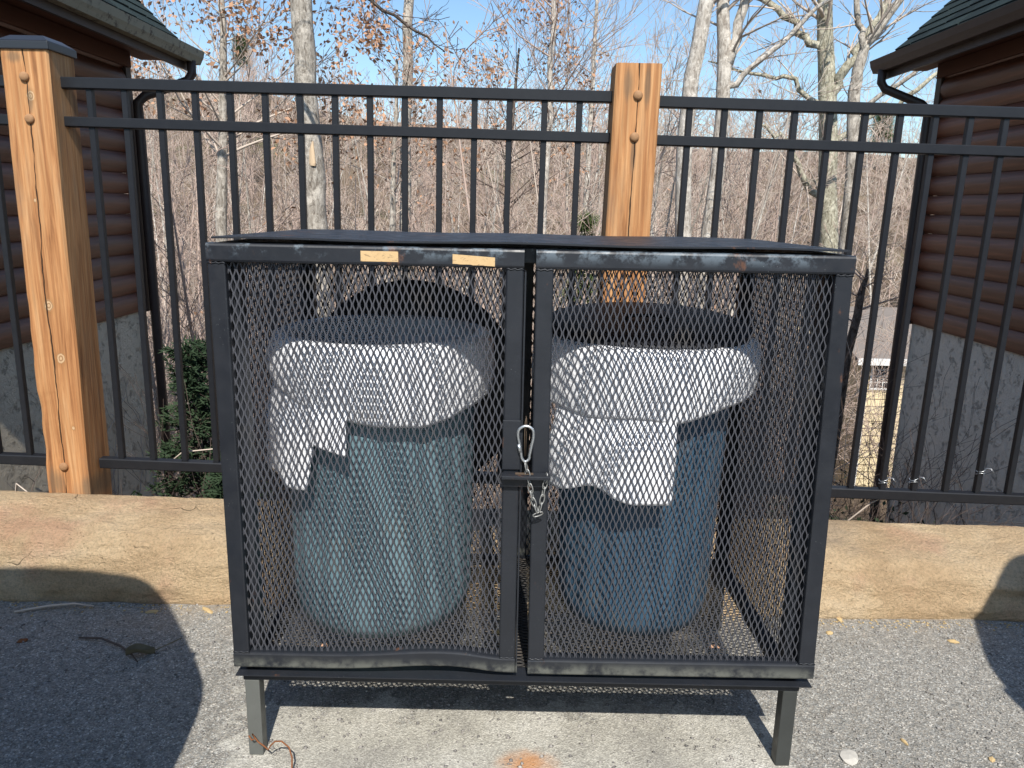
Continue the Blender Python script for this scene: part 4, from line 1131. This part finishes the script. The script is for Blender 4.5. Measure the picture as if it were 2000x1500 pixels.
def leaves(pos, size, rr, mat, name, droop=0.5):
    V = []; T = []
    for p in pos:
        s_ = size * rr.uniform(0.6, 1.3)
        u = Vector((rr.gauss(0, 1), rr.gauss(0, 1), rr.gauss(0, 1) - droop)).normalized(); w = u.orthogonal().normalized()
        w = (Matrix.Rotation(rr.uniform(0, 6.28), 3, u) @ w); nrm = u.cross(w)
        b = len(V)
        V += [p, p + u * s_ * 0.5 + w * s_ * 0.28 + nrm * s_ * 0.12, p + u * s_, p + u * s_ * 0.5 - w * s_ * 0.28 + nrm * s_ * 0.12]
        T.append((b, b + 1, b + 2, b + 3))
    return np_mesh(name, [tuple(v) for v in V], T, mat)

# ---- the trees one can single out. trunk points are (x, y, z, radius) in metres
def named_tree(name, base, tpts, seed, label, bm_, tm_, limbs=(), nb=10, H=9, first=0.45, kids=(3, 4), blen=0.2, minr=0.0035, maxl=3, leafy=None, cat='tree', spread=0.75, br_k=0.7):
    root = empty(name, base, label=label, cat=cat)
    B = Vector(base)
    tp = [(x - B.x, y - B.y, z - B.z, r_) for x, y, z, r_ in tpts]
    # subdivide with wobble
    fin = []
    rr = random.Random(seed)
    for (p, q) in zip(tp, tp[1:]):
        for k in range(3):
            f = k / 3; w = rr.gauss(0, .012) if k else 0
            fin.append((lerp(p[0], q[0], f) + w, lerp(p[1], q[1], f), lerp(p[2], q[2], f), lerp(p[3], q[3], f)))
    fin.append(tp[-1])
    tr, cr, out = tree_parts(seed, H, tp[0][3], maxl, kids, first, nb, trunk_pts=fin, blen=blen, minr=minr, spread=spread, br_k=br_k)
    for limb in limbs:
        pts = [Vector((x - B.x, y - B.y, z - B.z)) for x, y, z, r_ in limb]; rs = [l[3] for l in limb]
        # limb goes on the trunk mesh as a fork
        sp = []; sr = []; sr_ = lambda q_, i_: q_[i_]
        for i in range(len(pts) - 1):
            for k in range(4):
                f = k / 4; sp.append(pts[i].lerp(pts[i + 1], f) + Vector((rr.gauss(0, 1), rr.gauss(0, 1), rr.gauss(0, 1))) * (min(.03, sr_(rs, i) * .7) if k else 0)); sr.append(lerp(rs[i], rs[i + 1], f))
        sp.append(pts[-1]); sr.append(rs[-1])
        tr.tube(sp, sr, 7)
        o2 = []
        for k in range(max(3, int(len(sp) * 0.8))):
            i = rr.randrange(2, len(sp) - 1); dl_ = (sp[i] - sp[i - 1]).normalized()
            ax = Vector((rr.gauss(0, 1), rr.gauss(0, 1), rr.gauss(0, 1)))
            grow(o2, sp[i], dl_ + ax * .6, rr.uniform(.4, 1.2) * min(1, sr[i] * 28), sr[i] * .32, 2, rr, maxl, .8, .2, (2, 4), minr)
        for pp, r2, lv in o2: cr.tube(pp, r2, 3, cap=False)
        out += o2
    mobj('trunk', mk(tr, 'trunk', bm_), root); mobj('crown', mk(cr, 'crown', tm_), root)
    if leafy:
        pos = []
        for pp, r2, lv in out:
            if lv >= 2:
                for p in pp[1:]:
                    if rr.random() < leafy[0] * (1 + 1.5 * mn.noise(p * 0.9)): 
                        for _ in range(leafy[2]): pos.append(p + Vector((rr.gauss(0, 1), rr.gauss(0, 1), rr.gauss(0, 1))) * 0.10)
        mobj('leaves', leaves(pos, leafy[1], rr, M_LEAF, 'leaves'), root)
    return root
T1 = named_tree('broken_tree', (-2.50, 10, -4.0), [(-2.50, 10, -4.3, .175), (-2.54, 10, 0.84, .145), (-2.56, 10, 1.8, .135), (-2.62, 10, 2.6, .135), (-2.63, 10, 3.55, .13), (-2.66, 10.1, 6.5, .10), (-2.6, 10.2, 9.0, .05)], 3, 'thick grey trunk with a pale torn wound, standing behind the left half of the fence', M_BARK, M_TWIG, nb=7, first=0.80, H=13, blen=.16)
# wound on it
o = blob('wound', (0, 0, 0), .05, .03, .30, M_SPLIT, None, None, None, 2.0); o.parent = T1; o.location = (-2.53 + 2.50, -0.122, 1.66 + 4.0); del_ = [k for k in ('label', 'category') if k in o.keys()]
T2 = named_tree('tall_tree', (-2.0, 14, -5.4), [(-2.0, 14, -5.6, .13), (-1.98, 14, .74, .10), (-1.90, 14, 3.2, .09), (-1.86, 14, 4.6, .085), (-1.8, 14, 8.5, .04)], 5, 'tall slim grey tree with spiky side twigs, directly right of the torn trunk', M_BARK, M_TWIGD, nb=26, first=.45, H=14, blen=.09, kids=(2, 3), br_k=.3)
T3 = named_tree('pale_tree', (2.42, 11, -4.5), [(2.42, 11, -4.7, .14), (2.36, 11, .9, .115), (2.30, 11, 1.9, .11), (2.33, 11, 2.94, .105), (2.46, 11, 3.9, .10), (2.75, 11, 7, .05)], 7, 'smooth pale trunk curving slightly right, first right of the split post', M_BARKP, M_TWIG, nb=8, first=.72, H=12, blen=.16)
T4 = named_tree('forked_tree', (2.72, 11.2, -4.5), [(2.66, 11.2, -4.7, .13), (2.77, 11.2, .94, .11), (2.83, 11.2, 2.2, .10), (2.81, 11.2, 3.1, .095), (2.72, 11.2, 3.95, .085), (2.5, 11.2, 6.4, .04)], 9, 'pale trunk forking in a Y above the top rail, second right of the split post', M_BARKP, M_TWIG,
    limbs=[[(2.80, 11.2, 3.05, .075), (2.90, 11.2, 3.35, .07), (3.01, 11.2, 3.97, .065), (3.3, 11.2, 5.6, .03)], [(2.83, 11.2, 2.80, .05), (3.1, 11.1, 3.05, .04), (3.7, 11.0, 3.6, .032), (4.6, 10.9, 4.4, .016)]], nb=8, first=.7, H=12, blen=.14)
K5 = 12.0 / 9.0
P5 = lambda L: [(x * K5, y * K5, 1.17 + (z - 1.17) * K5, q * K5 * .84) for x, y, z, q in L]
T5 = named_tree('lichen_tree', (4.83, 12, -5.0), P5([(3.64, 9, -4.1, .16), (3.61, 9, .88, .125), (3.50, 9, 1.8, .12), (3.41, 9, 2.49, .115), (3.33, 9, 3.0, .10), (3.28, 9, 3.45, .095), (3.3, 9.1, 6, .05)]), 13, 'large yellowish lichen-spotted tree with spreading limbs, nearest the right cabin', M_BARKY, M_TWIG,
    limbs=[P5(q) for q in [[(3.42, 8.95, 2.35, .07), (3.56, 8.9, 2.75, .062), (3.72, 8.9, 3.05, .058), (3.98, 8.9, 3.5, .045), (4.5, 8.9, 4.3, .02)],
           [(3.36, 9, 2.9, .055), (3.12, 9, 3.05, .05), (2.85, 9, 3.25, .045), (2.55, 9, 3.5, .035), (2.1, 9, 4.1, .015)],
           [(3.40, 9, 2.3, .04), (3.05, 9, 2.62, .032), (2.6, 9.1, 2.68, .022), (2.1, 9.1, 2.8, .010)],
           [(3.50, 9, 1.9, .045), (3.9, 8.9, 2.25, .04), (4.3, 8.8, 2.5, .03), (4.9, 8.7, 3.0, .015)],
           [(3.56, 9, 1.3, .05), (3.25, 8.9, 1.5, .045), (2.95, 8.8, 1.95, .03), (2.6, 8.7, 2.1, .015)]]], nb=10, first=.68, H=14, blen=.17)
T6 = named_tree('slender_tree', (4.66, 11, -4.5), [(4.72, 11, -4.7, .11), (4.64, 11, 1.6, .09), (4.53, 11, 2.8, .08), (4.58, 11, 3.2, .07), (4.62, 11, 3.4, .06), (5.0, 11, 3.95, .05), (5.8, 11, 6, .02)], 17, 'slender tree with zigzag limbs just right of the lichen-spotted trunk', M_BARK, M_TWIG,
    limbs=[[(4.60, 11, 3.3, .045), (4.45, 11, 3.8, .04), (4.35, 11, 4.6, .02)], [(4.60, 11, 2.5, .035), (5.2, 10.8, 3.0, .028), (6.0, 10.6, 3.9, .012)]], nb=10, first=.6, H=11, blen=.15)
T7 = named_tree('pale_sapling', (.55, 15, -5.6), [(.5, 15, -5.8, .085), (.53, 15, .72, .065), (.60, 15, 3.2, .055), (.60, 15, 4.9, .045), (.7, 15, 7.5, .02)], 19, 'pale multi-branched tree with a fan of upright twigs left of the split post', M_BARKP, M_TWIGR, nb=26, first=.42, H=13, blen=.22, kids=(3, 5), spread=.5)
T8 = named_tree('pale_sapling', (1.3, 17, -6), [(1.3, 17, -6.2, .08), (1.5, 17, .8, .06), (1.55, 17, 3.5, .05), (1.6, 17, 7, .02)], 23, 'pale upright tree rising straight behind the split post', M_BARKP, M_TWIGR, nb=24, first=.4, H=14, blen=.22, spread=.5)
OAK = named_tree('oak_tree', (-4.6, 12, -5), [(-4.75, 12, -5.2, .12), (-4.5, 12, 1.0, .085), (-4.4, 12, 2.0, .07), (-4.3, 12, 3.6, .045), (-4.2, 12, 5, .02)], 29, 'young oak holding clusters of dead brown leaves, right of the left cabin roof', M_BARK, M_TWIG, nb=34, first=.42, H=10, blen=.32, kids=(3, 4), leafy=(.42, .085, 6), spread=.9)
OAK2 = named_tree('oak_tree', (-2.0, 12.8, -5), [(-2.15, 12.8, -5.2, .07), (-2.0, 12.8, 1.0, .05), (-1.9, 12.8, 3.4, .02)], 31, 'small oak with brown leaves right of the torn trunk', M_BARK, M_TWIG, nb=20, first=.5, H=8.5, blen=.22, kids=(2, 4), leafy=(.36, .085, 5), spread=.9)
OAK3 = named_tree('oak_tree', (-0.3, 16, -6), [(-.4, 16, -6.2, .08), (-.2, 16, 1.0, .06), (0.0, 16, 4.2, .02)], 37, 'oak with sparse reddish brown leaves in the middle of the fence view', M_BARKD, M_TWIGD, nb=26, first=.5, H=10.5, blen=.26, kids=(2, 4), leafy=(.28, .085, 5), spread=.9)
# overhanging dark branch from a nearer tree, left of the slim one (its trunk stands off to the left)
NT = named_tree('dark_tree', (-6.5, 9.2, -4), [(-6.5, 9.2, -4.2, .16), (-6.4, 9.2, 3.0, .13), (-6.0, 9.2, 6.2, .09), (-5.6, 9.2, 8, .03)], 41, 'dark tree hidden behind the left cabin whose long bare limb dips into the sky', M_BARKD, M_TWIGD,
    limbs=[[(-6.2, 9.2, 5.4, .06), (-4.0, 8.8, 5.3, .045), (-2.4, 8.3, 4.0, .030), (-1.55, 8.0, 3.15, .018), (-1.1, 8.0, 2.88, .014), (-.72, 8.0, 2.64, .006)]], nb=4, first=.85, H=12, blen=.1)

# ---- woods: copies of a few bare trees, each its own thing, then a thicket mass
variants = []
for i in range(7):
    H = (8.5, 10, 7.5, 11, 6.5, 9, 5.5)[i]
    tr, cr, _ = tree_parts(100 + i, H, (.055, .065, .042, .07, .038, .055, .035)[i], 3, (3, 4), .22, (15, 17, 15, 17, 15, 16, 16)[i], lean=.08, minr=.0042, blen=.28, spread=.8, up=.3)
    variants.append((mk(tr, 'trunk', (M_BARKP, M_TWIG, M_TWIG, M_BARK, M_TWIGR, M_BARKP, M_TWIGR)[i]), mk(cr, 'crown', (M_TWIGR, M_TWIGR, M_TWIG, M_TWIGR, M_TWIGR, M_TWIG, M_TWIGR)[i])))
glabel = 'bare grey-brown tree standing in the winter thicket beyond the fence'
cnt = 0
rr = random.Random(77)
spots = []
def elev(az):
    """how high the trees stand in this direction, as tan(elevation)"""
    pts_ = [(-.7, .18), (-.42, .17), (-.3, .145), (-.12, .115), (-.02, .16), (.05, .26), (.12, .25), (.2, .22), (.32, .19), (.6, .2)]
    if az <= pts_[0][0]: return pts_[0][1]
    for (a0, e0), (a1, e1) in zip(pts_, pts_[1:]):
        if az <= a1: return lerp(e0, e1, (az - a0) / (a1 - a0))
    return pts_[-1][1]
HS = (8.5, 10, 7.5, 11, 6.5, 9, 5.5)
for _ in range(6000):
    if len(spots) >= 125: break
    y = 11 + 30 * rr.random() ** 1.0; x = rr.uniform(-.62, .62) * y * 1.0
    if 8 < x < 18 and 17 < y < 30: continue
    if x / y > .36 and y > 12 and y < 23: continue
    if x < 0 and rr.random() < .5: continue
    if any((x - a_) ** 2 + (y - b_) ** 2 < (0.05 * y) ** 2 for a_, b_ in spots): continue
    spots.append((x, y))
for (x, y) in spots:
    v = rr.randrange(7)
    gz = ground(x, y) - .1
    h_ = 1.17 + y * elev(x / y) * rr.uniform(.45, 1.05) - gz
    sc = h_ / HS[v]
    root = empty('bare_tree', (x, y, gz), rr.uniform(0, 6.28), label=glabel, cat='tree', group='bare trees of the thicket beyond the fence')
    root.scale = (sc * .85, sc * .85, sc); root.rotation_euler = (rr.gauss(0, .12), rr.gauss(0, .12), rr.uniform(0, 6.28))
    for me, nm in zip(variants[v], ('trunk', 'crown')):
        o = bpy.data.objects.new(nm, me); link(o, root)
def mass(name, specs, label, mat, cat='thicket'):
    Vs, Qs, b = [], [], 0
    for (V0, Q0), (x, y, z, s_, a_, lx, ly) in specs:
        c_, s2 = math.cos(a_), math.sin(a_)
        V = V0 * s_; Vx = V[:, 0] * c_ - V[:, 1] * s2 + lx * V[:, 2] + x; Vy = V[:, 0] * s2 + V[:, 1] * c_ + ly * V[:, 2] + y
        Vs.append(np.stack([Vx, Vy, V[:, 2] + z], -1)); Qs.append(Q0 + b); b += len(V0)
    return mobj(name, np_mesh(name, np.concatenate(Vs), np.concatenate(Qs), mat), label=label, cat=cat, kind='stuff')
def shrub_np(seed, H, n_stem, r, lv, kids, minr):
    r2 = random.Random(seed); mb = MB(); out = []
    for k in range(n_stem):
        a_ = r2.uniform(0, 6.28); q_ = r2.uniform(.2, .8); d = Vector((math.cos(a_) * q_, math.sin(a_) * q_, 1))
        grow(out, Vector((r2.gauss(0, .1) * H / 3, r2.gauss(0, .1) * H / 3, 0)), d, H * r2.uniform(.6, 1), r, 1, r2, lv, .85, .22, kids, minr)
    for pp, rs_, l_ in out: mb.tube(pp, rs_, 3, cap=False)
    return np.array(mb.v, float), np.array([f for f in mb.f if len(f) == 4], int)
def scatter(n, ymin, ymax, pw, var, smin, smax, seed, lim=.66, near=True, skip_house=True):
    r2 = random.Random(seed); res = []
    while len(res) < n:
        y = ymin + (ymax - ymin) * r2.random() ** pw; x = r2.uniform(-lim, lim) * y
        if y < 8.2 and (x < LX + .9 or x > RX - .9): continue
        if y < 9.5 and (x < LX - .2 or x > RX + .2): continue
        if skip_house and .36 < x / y < .56 and y < 24: continue
        if skip_house and 9.2 < x < 18 and 20 < y < 29.5: continue
        res.append((var[r2.randrange(len(var))], (x, y, ground(x, y) - .05, r2.uniform(smin, smax), r2.uniform(0, 6.28), r2.gauss(0, .12), r2.gauss(0, .12))))
    return res
shr = [shrub_np(200 + i, 3.4, 6, .013, 3, (2, 4), .0030) for i in range(5)]
shr_d = [shrub_np(230 + i, 1.9, 6, .007, 3, (2, 4), .0018) for i in range(3)]
mass('thicket', scatter(210, 10, 26, 1.0, shr, .7, 1.35, 5), 'dense reddish-brown thicket of bare brush filling the slope beyond the fence', M_TWIGR)
mass('pale_brush', scatter(150, 9, 26, 1.0, shr, .6, 1.3, 6), 'pale bare stems mixed through the thicket beyond the fence', M_TWIG, 'brush')
mass('near_brush', scatter(34, 4.6, 8.4, 1.0, shr_d, .7, 1.2, 7), 'dark bare brush growing low between the two cabins', M_TWIGD, 'brush')
fartree = []
for i in range(4):
    r2 = random.Random(300 + i); mb = MB(); tr, cr, out = tree_parts(400 + i, 9, .10, 2, (3, 4), .25, 15, minr=.017, blen=.27, spread=.55, up=.5)
    tr.v and mb.add(tr.v, tr.f); mb.add(cr.v, cr.f)
    fartree.append((np.array(mb.v, float), np.array([f for f in mb.f if len(f) == 4], int)))
mass('far_woods', scatter(560, 34, 84, .8, fartree, .32, .62, 9, lim=.72), 'leafless woods covering the far hillside up to the skyline', M_TWIGR, 'woods')
fs_ = [shrub_np(260 + i, 2.6, 5, .03, 2, (3, 4), .014) for i in range(3)]
mass('far_brush', scatter(520, 26, 80, .9, fs_, .6, 1.2, 12, lim=.72), 'brown undergrowth covering the far hillside', M_TWIG, 'undergrowth')
# fallen brown leaves hanging low in the thicket
pos = []
r2 = random.Random(8)
for _ in range(9000):
    y = r2.uniform(9.5, 24); x = r2.uniform(-.45, .42) * y
    z = ground(x, y) + abs(r2.gauss(0, 2.2))
    if mn.noise(Vector((x * .7, y * .5, z * .8))) > .18 - .25 * (x < 0): pos.append(Vector((x, y, z)))
mobj('dry_leaves', leaves(pos, .085, r2, M_LEAF, 'dry_leaves'), label='dead brown leaves still clinging low in the thicket', cat='leaves', kind='stuff')

# cedar shrub between left cabin and cage
def evergreen(name, base, H, W, n, mat, seed, label, tipr=.05, cat='shrub', low=0.0):
    r2 = random.Random(seed); root = empty(name, base, label=label, cat=cat)
    tr = MB(); out = []
    tr.tube([(0, 0, 0), (0.03, 0, H * .5), (0.0, 0, H * .95)], [.05, .03, .01], 7)
    V, T = [], []
    for k in range(n):
        h = H * (low + (1 - low) * r2.random() ** .8)
        rmax = W * (1 - .75 * (h / H) ** 1.3) * (0.75 + .5 * mn.noise(Vector((h * 2.2, seed, 0))))
        a_ = r2.uniform(0, 6.28)
        rmax *= 0.72 + 0.55 * mn.noise(Vector((math.cos(a_) * 1.4, math.sin(a_) * 1.4, h * 1.8 + seed)))
        L = rmax * r2.uniform(.75, 1.1)
        d = Vector((math.cos(a_), math.sin(a_), r2.uniform(-.05, .45)))
        p0 = Vector((0, 0, h)); pts = [p0 + d * L * t_ + Vector((0, 0, -.10 * t_ * t_ * L)) for t_ in (0, .35, .7, 1)]
        tr.tube(pts, [.010, .007, .005, .002], 3, cap=False)
        for s_ in range(16):
            t_ = r2.uniform(.35, 1.02); c = p0 + d * L * t_ + Vector((0, 0, -.10 * t_ * t_ * L)) + Vector((r2.gauss(0, 1), r2.gauss(0, 1), r2.gauss(0, .6))) * .045
            for _ in range(4):
                u = (d * .8 + Vector((r2.gauss(0, 1), r2.gauss(0, 1), r2.gauss(0, .8) - .1)) * .6).normalized(); w = u.orthogonal().normalized() * .006; l = tipr * r2.uniform(.6, 1.3)
                b = len(V); V += [c - w, c + w, c + u * l * .7 + w * .8, c + u * l]; T.append((b, b + 1, b + 2, b + 3))
    mobj('trunk', mk(tr, 'trunk', M_BARKD), root)
    mobj('foliage', np_mesh('foliage', [tuple(v) for v in V], T, mat), root)
evergreen('cedar_shrub', (-2.30, 5.4, -2.6), 2.75, .85, 250, M_CEDAR, 3, 'dark green cedar shrub between the left cabin and the cage', .055)
evergreen('low_cedar', (-1.75, 4.6, -2.2), 1.75, .6, 170, M_CEDAR, 6, 'low dark evergreen shrub half hidden behind the left side of the cage', .055)
evergreen('pine_sapling', (1.15, 13, -5), 6.1, .65, 110, M_PINE, 9, 'small green pine sapling showing just left of the split post', .16, 'tree', .55)
evergreen('far_pine', (33.5, 74, 4.5), 6.2, 2.2, 160, M_PINE, 12, 'distant green pine on the skyline left of the right cabin', .8, 'tree', .4)
evergreen('far_pine', (-26.0, 77, 11.5), 4.6, 1.5, 90, M_PINE, 15, 'distant green pine tip on the ridge near the torn trunk', .8, 'tree', .4)
# dark bramble by the right cabin foot
mass('bramble', [(shr_d[i % 3], (lerp(2.5, 3.4, r2.random()), r2.uniform(5.0, 7.4), -2.2 + r2.uniform(-.3, .3), r2.uniform(.6, 1.0), r2.uniform(0, 6), r2.gauss(0, .2), r2.gauss(0, .2))) for i in range(12)], 'dark tangled bramble at the foot of the right cabin wall', M_TWIGD, 'bramble')
pos = []
for _ in range(1500):
    pos.append(Vector((r2.uniform(2.4, 3.5), r2.uniform(4.8, 7.2), r2.uniform(-2.3, -1.3) + .5 * mn.noise(Vector((_ * .01, 0, 0))))))
mobj('bramble_leaves', leaves(pos, .05, r2, M_CEDAR, 'bramble_leaves'), label='small dark leaves on the bramble by the right cabin', cat='leaves', kind='stuff')
# dark trunk and white pole of the gap by the cream house
named_tree('mossy_tree', (4.35, 10, -4), [(4.28, 10, -4.2, .075), (4.42, 10, -.6, .06), (4.50, 10, .15, .05), (4.55, 10, .5, .015)], 51, 'short dark mossy trunk in the gap between cage and right cabin', M_BARKD, M_TWIGR, nb=8, first=.5, H=4.5, blen=.22, kids=(2, 3))
# vines on the stucco of both cabins
def vine(sgn, xw, y0, z0, n, seed, label, mat, zmax):
    r2 = random.Random(seed); mb = MB()
    for k in range(n):
        y = y0 + r2.uniform(-.9, .9); z = z0; pts = []; d = r2.gauss(0, .3)
        for i in range(r2.randint(9, 22)):
            pts.append((xw + sgn * (.018 + .012 * r2.random()), y, z)); d += r2.gauss(0, .5); d *= .8
            y += d * .07; z += .085 * r2.uniform(.5, 1.2)
            if z > zmax: break
        if len(pts) > 3:
            mb.tube(pts, [.008 * (1 - .75 * i / len(pts)) for i in range(len(pts))], 4, cap=False)
            for _ in range(5):
                i = r2.randrange(1, len(pts)); b = pts[i]; dd = r2.choice((-1, 1))
                mb.tube([b, (b[0], b[1] + dd * .05, b[2] + .05), (b[0], b[1] + dd * r2.uniform(.08, .2), b[2] + r2.uniform(.02, .16))], [.004, .003, .0015], 3, cap=False)
    mobj('wall_vine', mk(mb, 'wall_vine', mat), label=label, cat='vine')
vine(1, LX, 4.1, -1.9, 16, 4, 'dark leafless vine climbing the stucco left of the capped post', M_TWIGD, .5)
vine(1, LX, 6.2, -1.9, 16, 5, 'pale dry vine stems on the stucco right of the capped post', M_TWIG, -.35)
vine(-1, RX, 7.1, -2.1, 9, 6, 'thin dark vine on the corner of the right cabin stucco', M_TWIGD, -.2)
# pale dry stalks leaning over the kerb
MB().tube([(-1.72, 2.47, -.2), (-1.70, 2.46, .10), (-1.655, 2.43, .235), (-1.60, 2.41, .205)], [.004, .0035, .003, .002], 5).obj('dry_stalk', M_TWIG, None, True, label='pale bent stalk leaning over the kerb left of the capped post', cat='stalk')
MB().tube([(1.11, 2.52, .0), (1.16, 2.50, .12), (1.23, 2.46, .22), (1.28, 2.46, .245)], [.003, .003, .0025, .0015], 5).obj('dry_stalk', M_TWIG, None, True, label='pale stalk poking up behind the kerb right of the cage', cat='stalk')
MB().tube([(-1.2, 2.52, .27), (-1.12, 2.5, .335), (-1.0, 2.5, .35), (-.96, 2.5, .33)], [.002, .0025, .0025, .0015], 5).obj('dry_stalk', M_TWIG, None, True, label='pale twig caught over the bottom rail left of the cage', cat='stalk')

# ================================================================== PARKED CARS (beside the photographer; they throw the two shadows)
def suv(name, x_side, sgn, yrear, label, paint, scale=1.0):
    """rear faces +Y; sgn=-1: car lies to the left of x_side"""
    root = empty(name, (x_side + sgn * 0.9, yrear - 2.3, 0), label=label, cat='car')
    # stations along y (0 = rear) with half-width profile: list of (z, halfwidth)
    def sec(hw_low, hw_mid, hw_roof, z_low, z_mid, z_roof):
        pts = [(0.0, z_low), (hw_low * .92, z_low), (hw_low, z_low + .08), (hw_mid, lerp(z_low, z_mid, .5)), (hw_mid, z_mid * .93), (hw_mid * .985, z_mid), (lerp(hw_mid, hw_roof, .55), lerp(z_mid, z_roof, .55)), (hw_roof * 1.02, z_roof * .965), (hw_roof * .9, z_roof * .99), (hw_roof * .6, z_roof), (0.0, z_roof)]
        return pts
    st = [(0.00, sec(.70, .74, .45, .45, .88, 1.10)), (-.05, sec(.80, .84, .55, .38, .92, 1.30)), (-.15, sec(.86, .90, .60, .30, .95, 1.52)), (-.30, sec(.88, .91, .64, .28, .95, 1.62)), (-.7, sec(.89, .92, .66, .28, .95, 1.66)),
          (-1.8, sec(.89, .92, .67, .28, .95, 1.68)), (-2.7, sec(.89, .92, .65, .28, .95, 1.64)), (-3.3, sec(.89, .91, .78, .28, .93, 1.12)), (-4.1, sec(.86, .88, .72, .30, .86, 1.00)), (-4.5, sec(.74, .76, .55, .40, .72, .84))]
    V = []; n = 0
    for y, s_ in st:
        ring = s_ + [(-a_, b_) for a_, b_ in reversed(s_[1:-1])]
        n = len(ring); V += [(a_, y + 2.3, b_) for a_, b_ in ring]
    F = [(i * n + k, i * n + (k + 1) % n, (i + 1) * n + (k + 1) % n, (i + 1) * n + k) for i in range(len(st) - 1) for k in range(n)]
    F += [tuple(range(n)), tuple(reversed(range((len(st) - 1) * n, len(st) * n)))]
    b = MB().add(V, F).obj('body', paint, root, True)
    md = b.modifiers.new('smooth', 'SUBSURF'); md.levels = 1; md.render_levels = 2
    for s_ in (-1, 1):
        for yw in (1.45, -1.35):
            w = MB().lathe([(.19, -.11), (.31, -.11), (.345, -.08), (.345, .08), (.31, .11), (.19, .11)], 28)
            w.v = [(v[2] + s_ * .80, v[0] + yw, v[1] + .345) for v in w.v]
            wh = w.obj('wheel', M_TYRE, root, True)
            rm = MB().lathe([(.0005, .085), (.05, .09), (.17, .07), (.20, .10), (.20, -.05)], 20)
            rm.v = [(s_ * (v[2] + .80), v[0] + yw, v[1] + .345) for v in rm.v]
            rm.obj('rim', M_ZINC, wh, True)
        g = MB(); xx = lambda z: s_ * (lerp(.915, .70, (z - .95) / .62) + .012)
        for (ya, yb, yc_, yd_) in ((1.95, .95, 1.65, .95), (.85, -.15, .85, -.1), (-.25, -1.0, -.2, -.45)):
            g.add([(xx(1.02), ya, 1.02), (xx(1.02), yb, 1.02), (xx(1.46), yd_, 1.46), (xx(1.46), yc_, 1.46)], [(0, 1, 2, 3)])
        g.obj('side_window', M_GLASS, root)
        MB().box(min(s_ * .62, s_ * .80), max(s_ * .62, s_ * .80), 2.22, 2.29, .78, .95, .01).obj('tail_light', M_TAIL, root)
        MB().box(min(s_ * .90, s_ * 1.04), max(s_ * .90, s_ * 1.04), -1.05, -.93, .98, 1.10, .02).obj('mirror', paint, root)
    MB().add([(-.50, 2.215, 1.02), (.50, 2.215, 1.02), (.44, 2.10, 1.46), (-.44, 2.10, 1.46)], [(0, 1, 2, 3)]).obj('rear_window', M_GLASS, root)
    MB().box(-.60, .60, 2.20, 2.31, .38, .60, .03).obj('bumper', M_TYRE, root)
    return root
suv('parked_car', -0.635, -1, 0.98, 'dark car parked just outside the frame at left, its rounded shadow on the kerb', M_CAR1)
suv('parked_car', 1.36, 1, 1.16, 'silver car parked just outside the frame at right, its shadow tip on the kerb', M_CAR2)
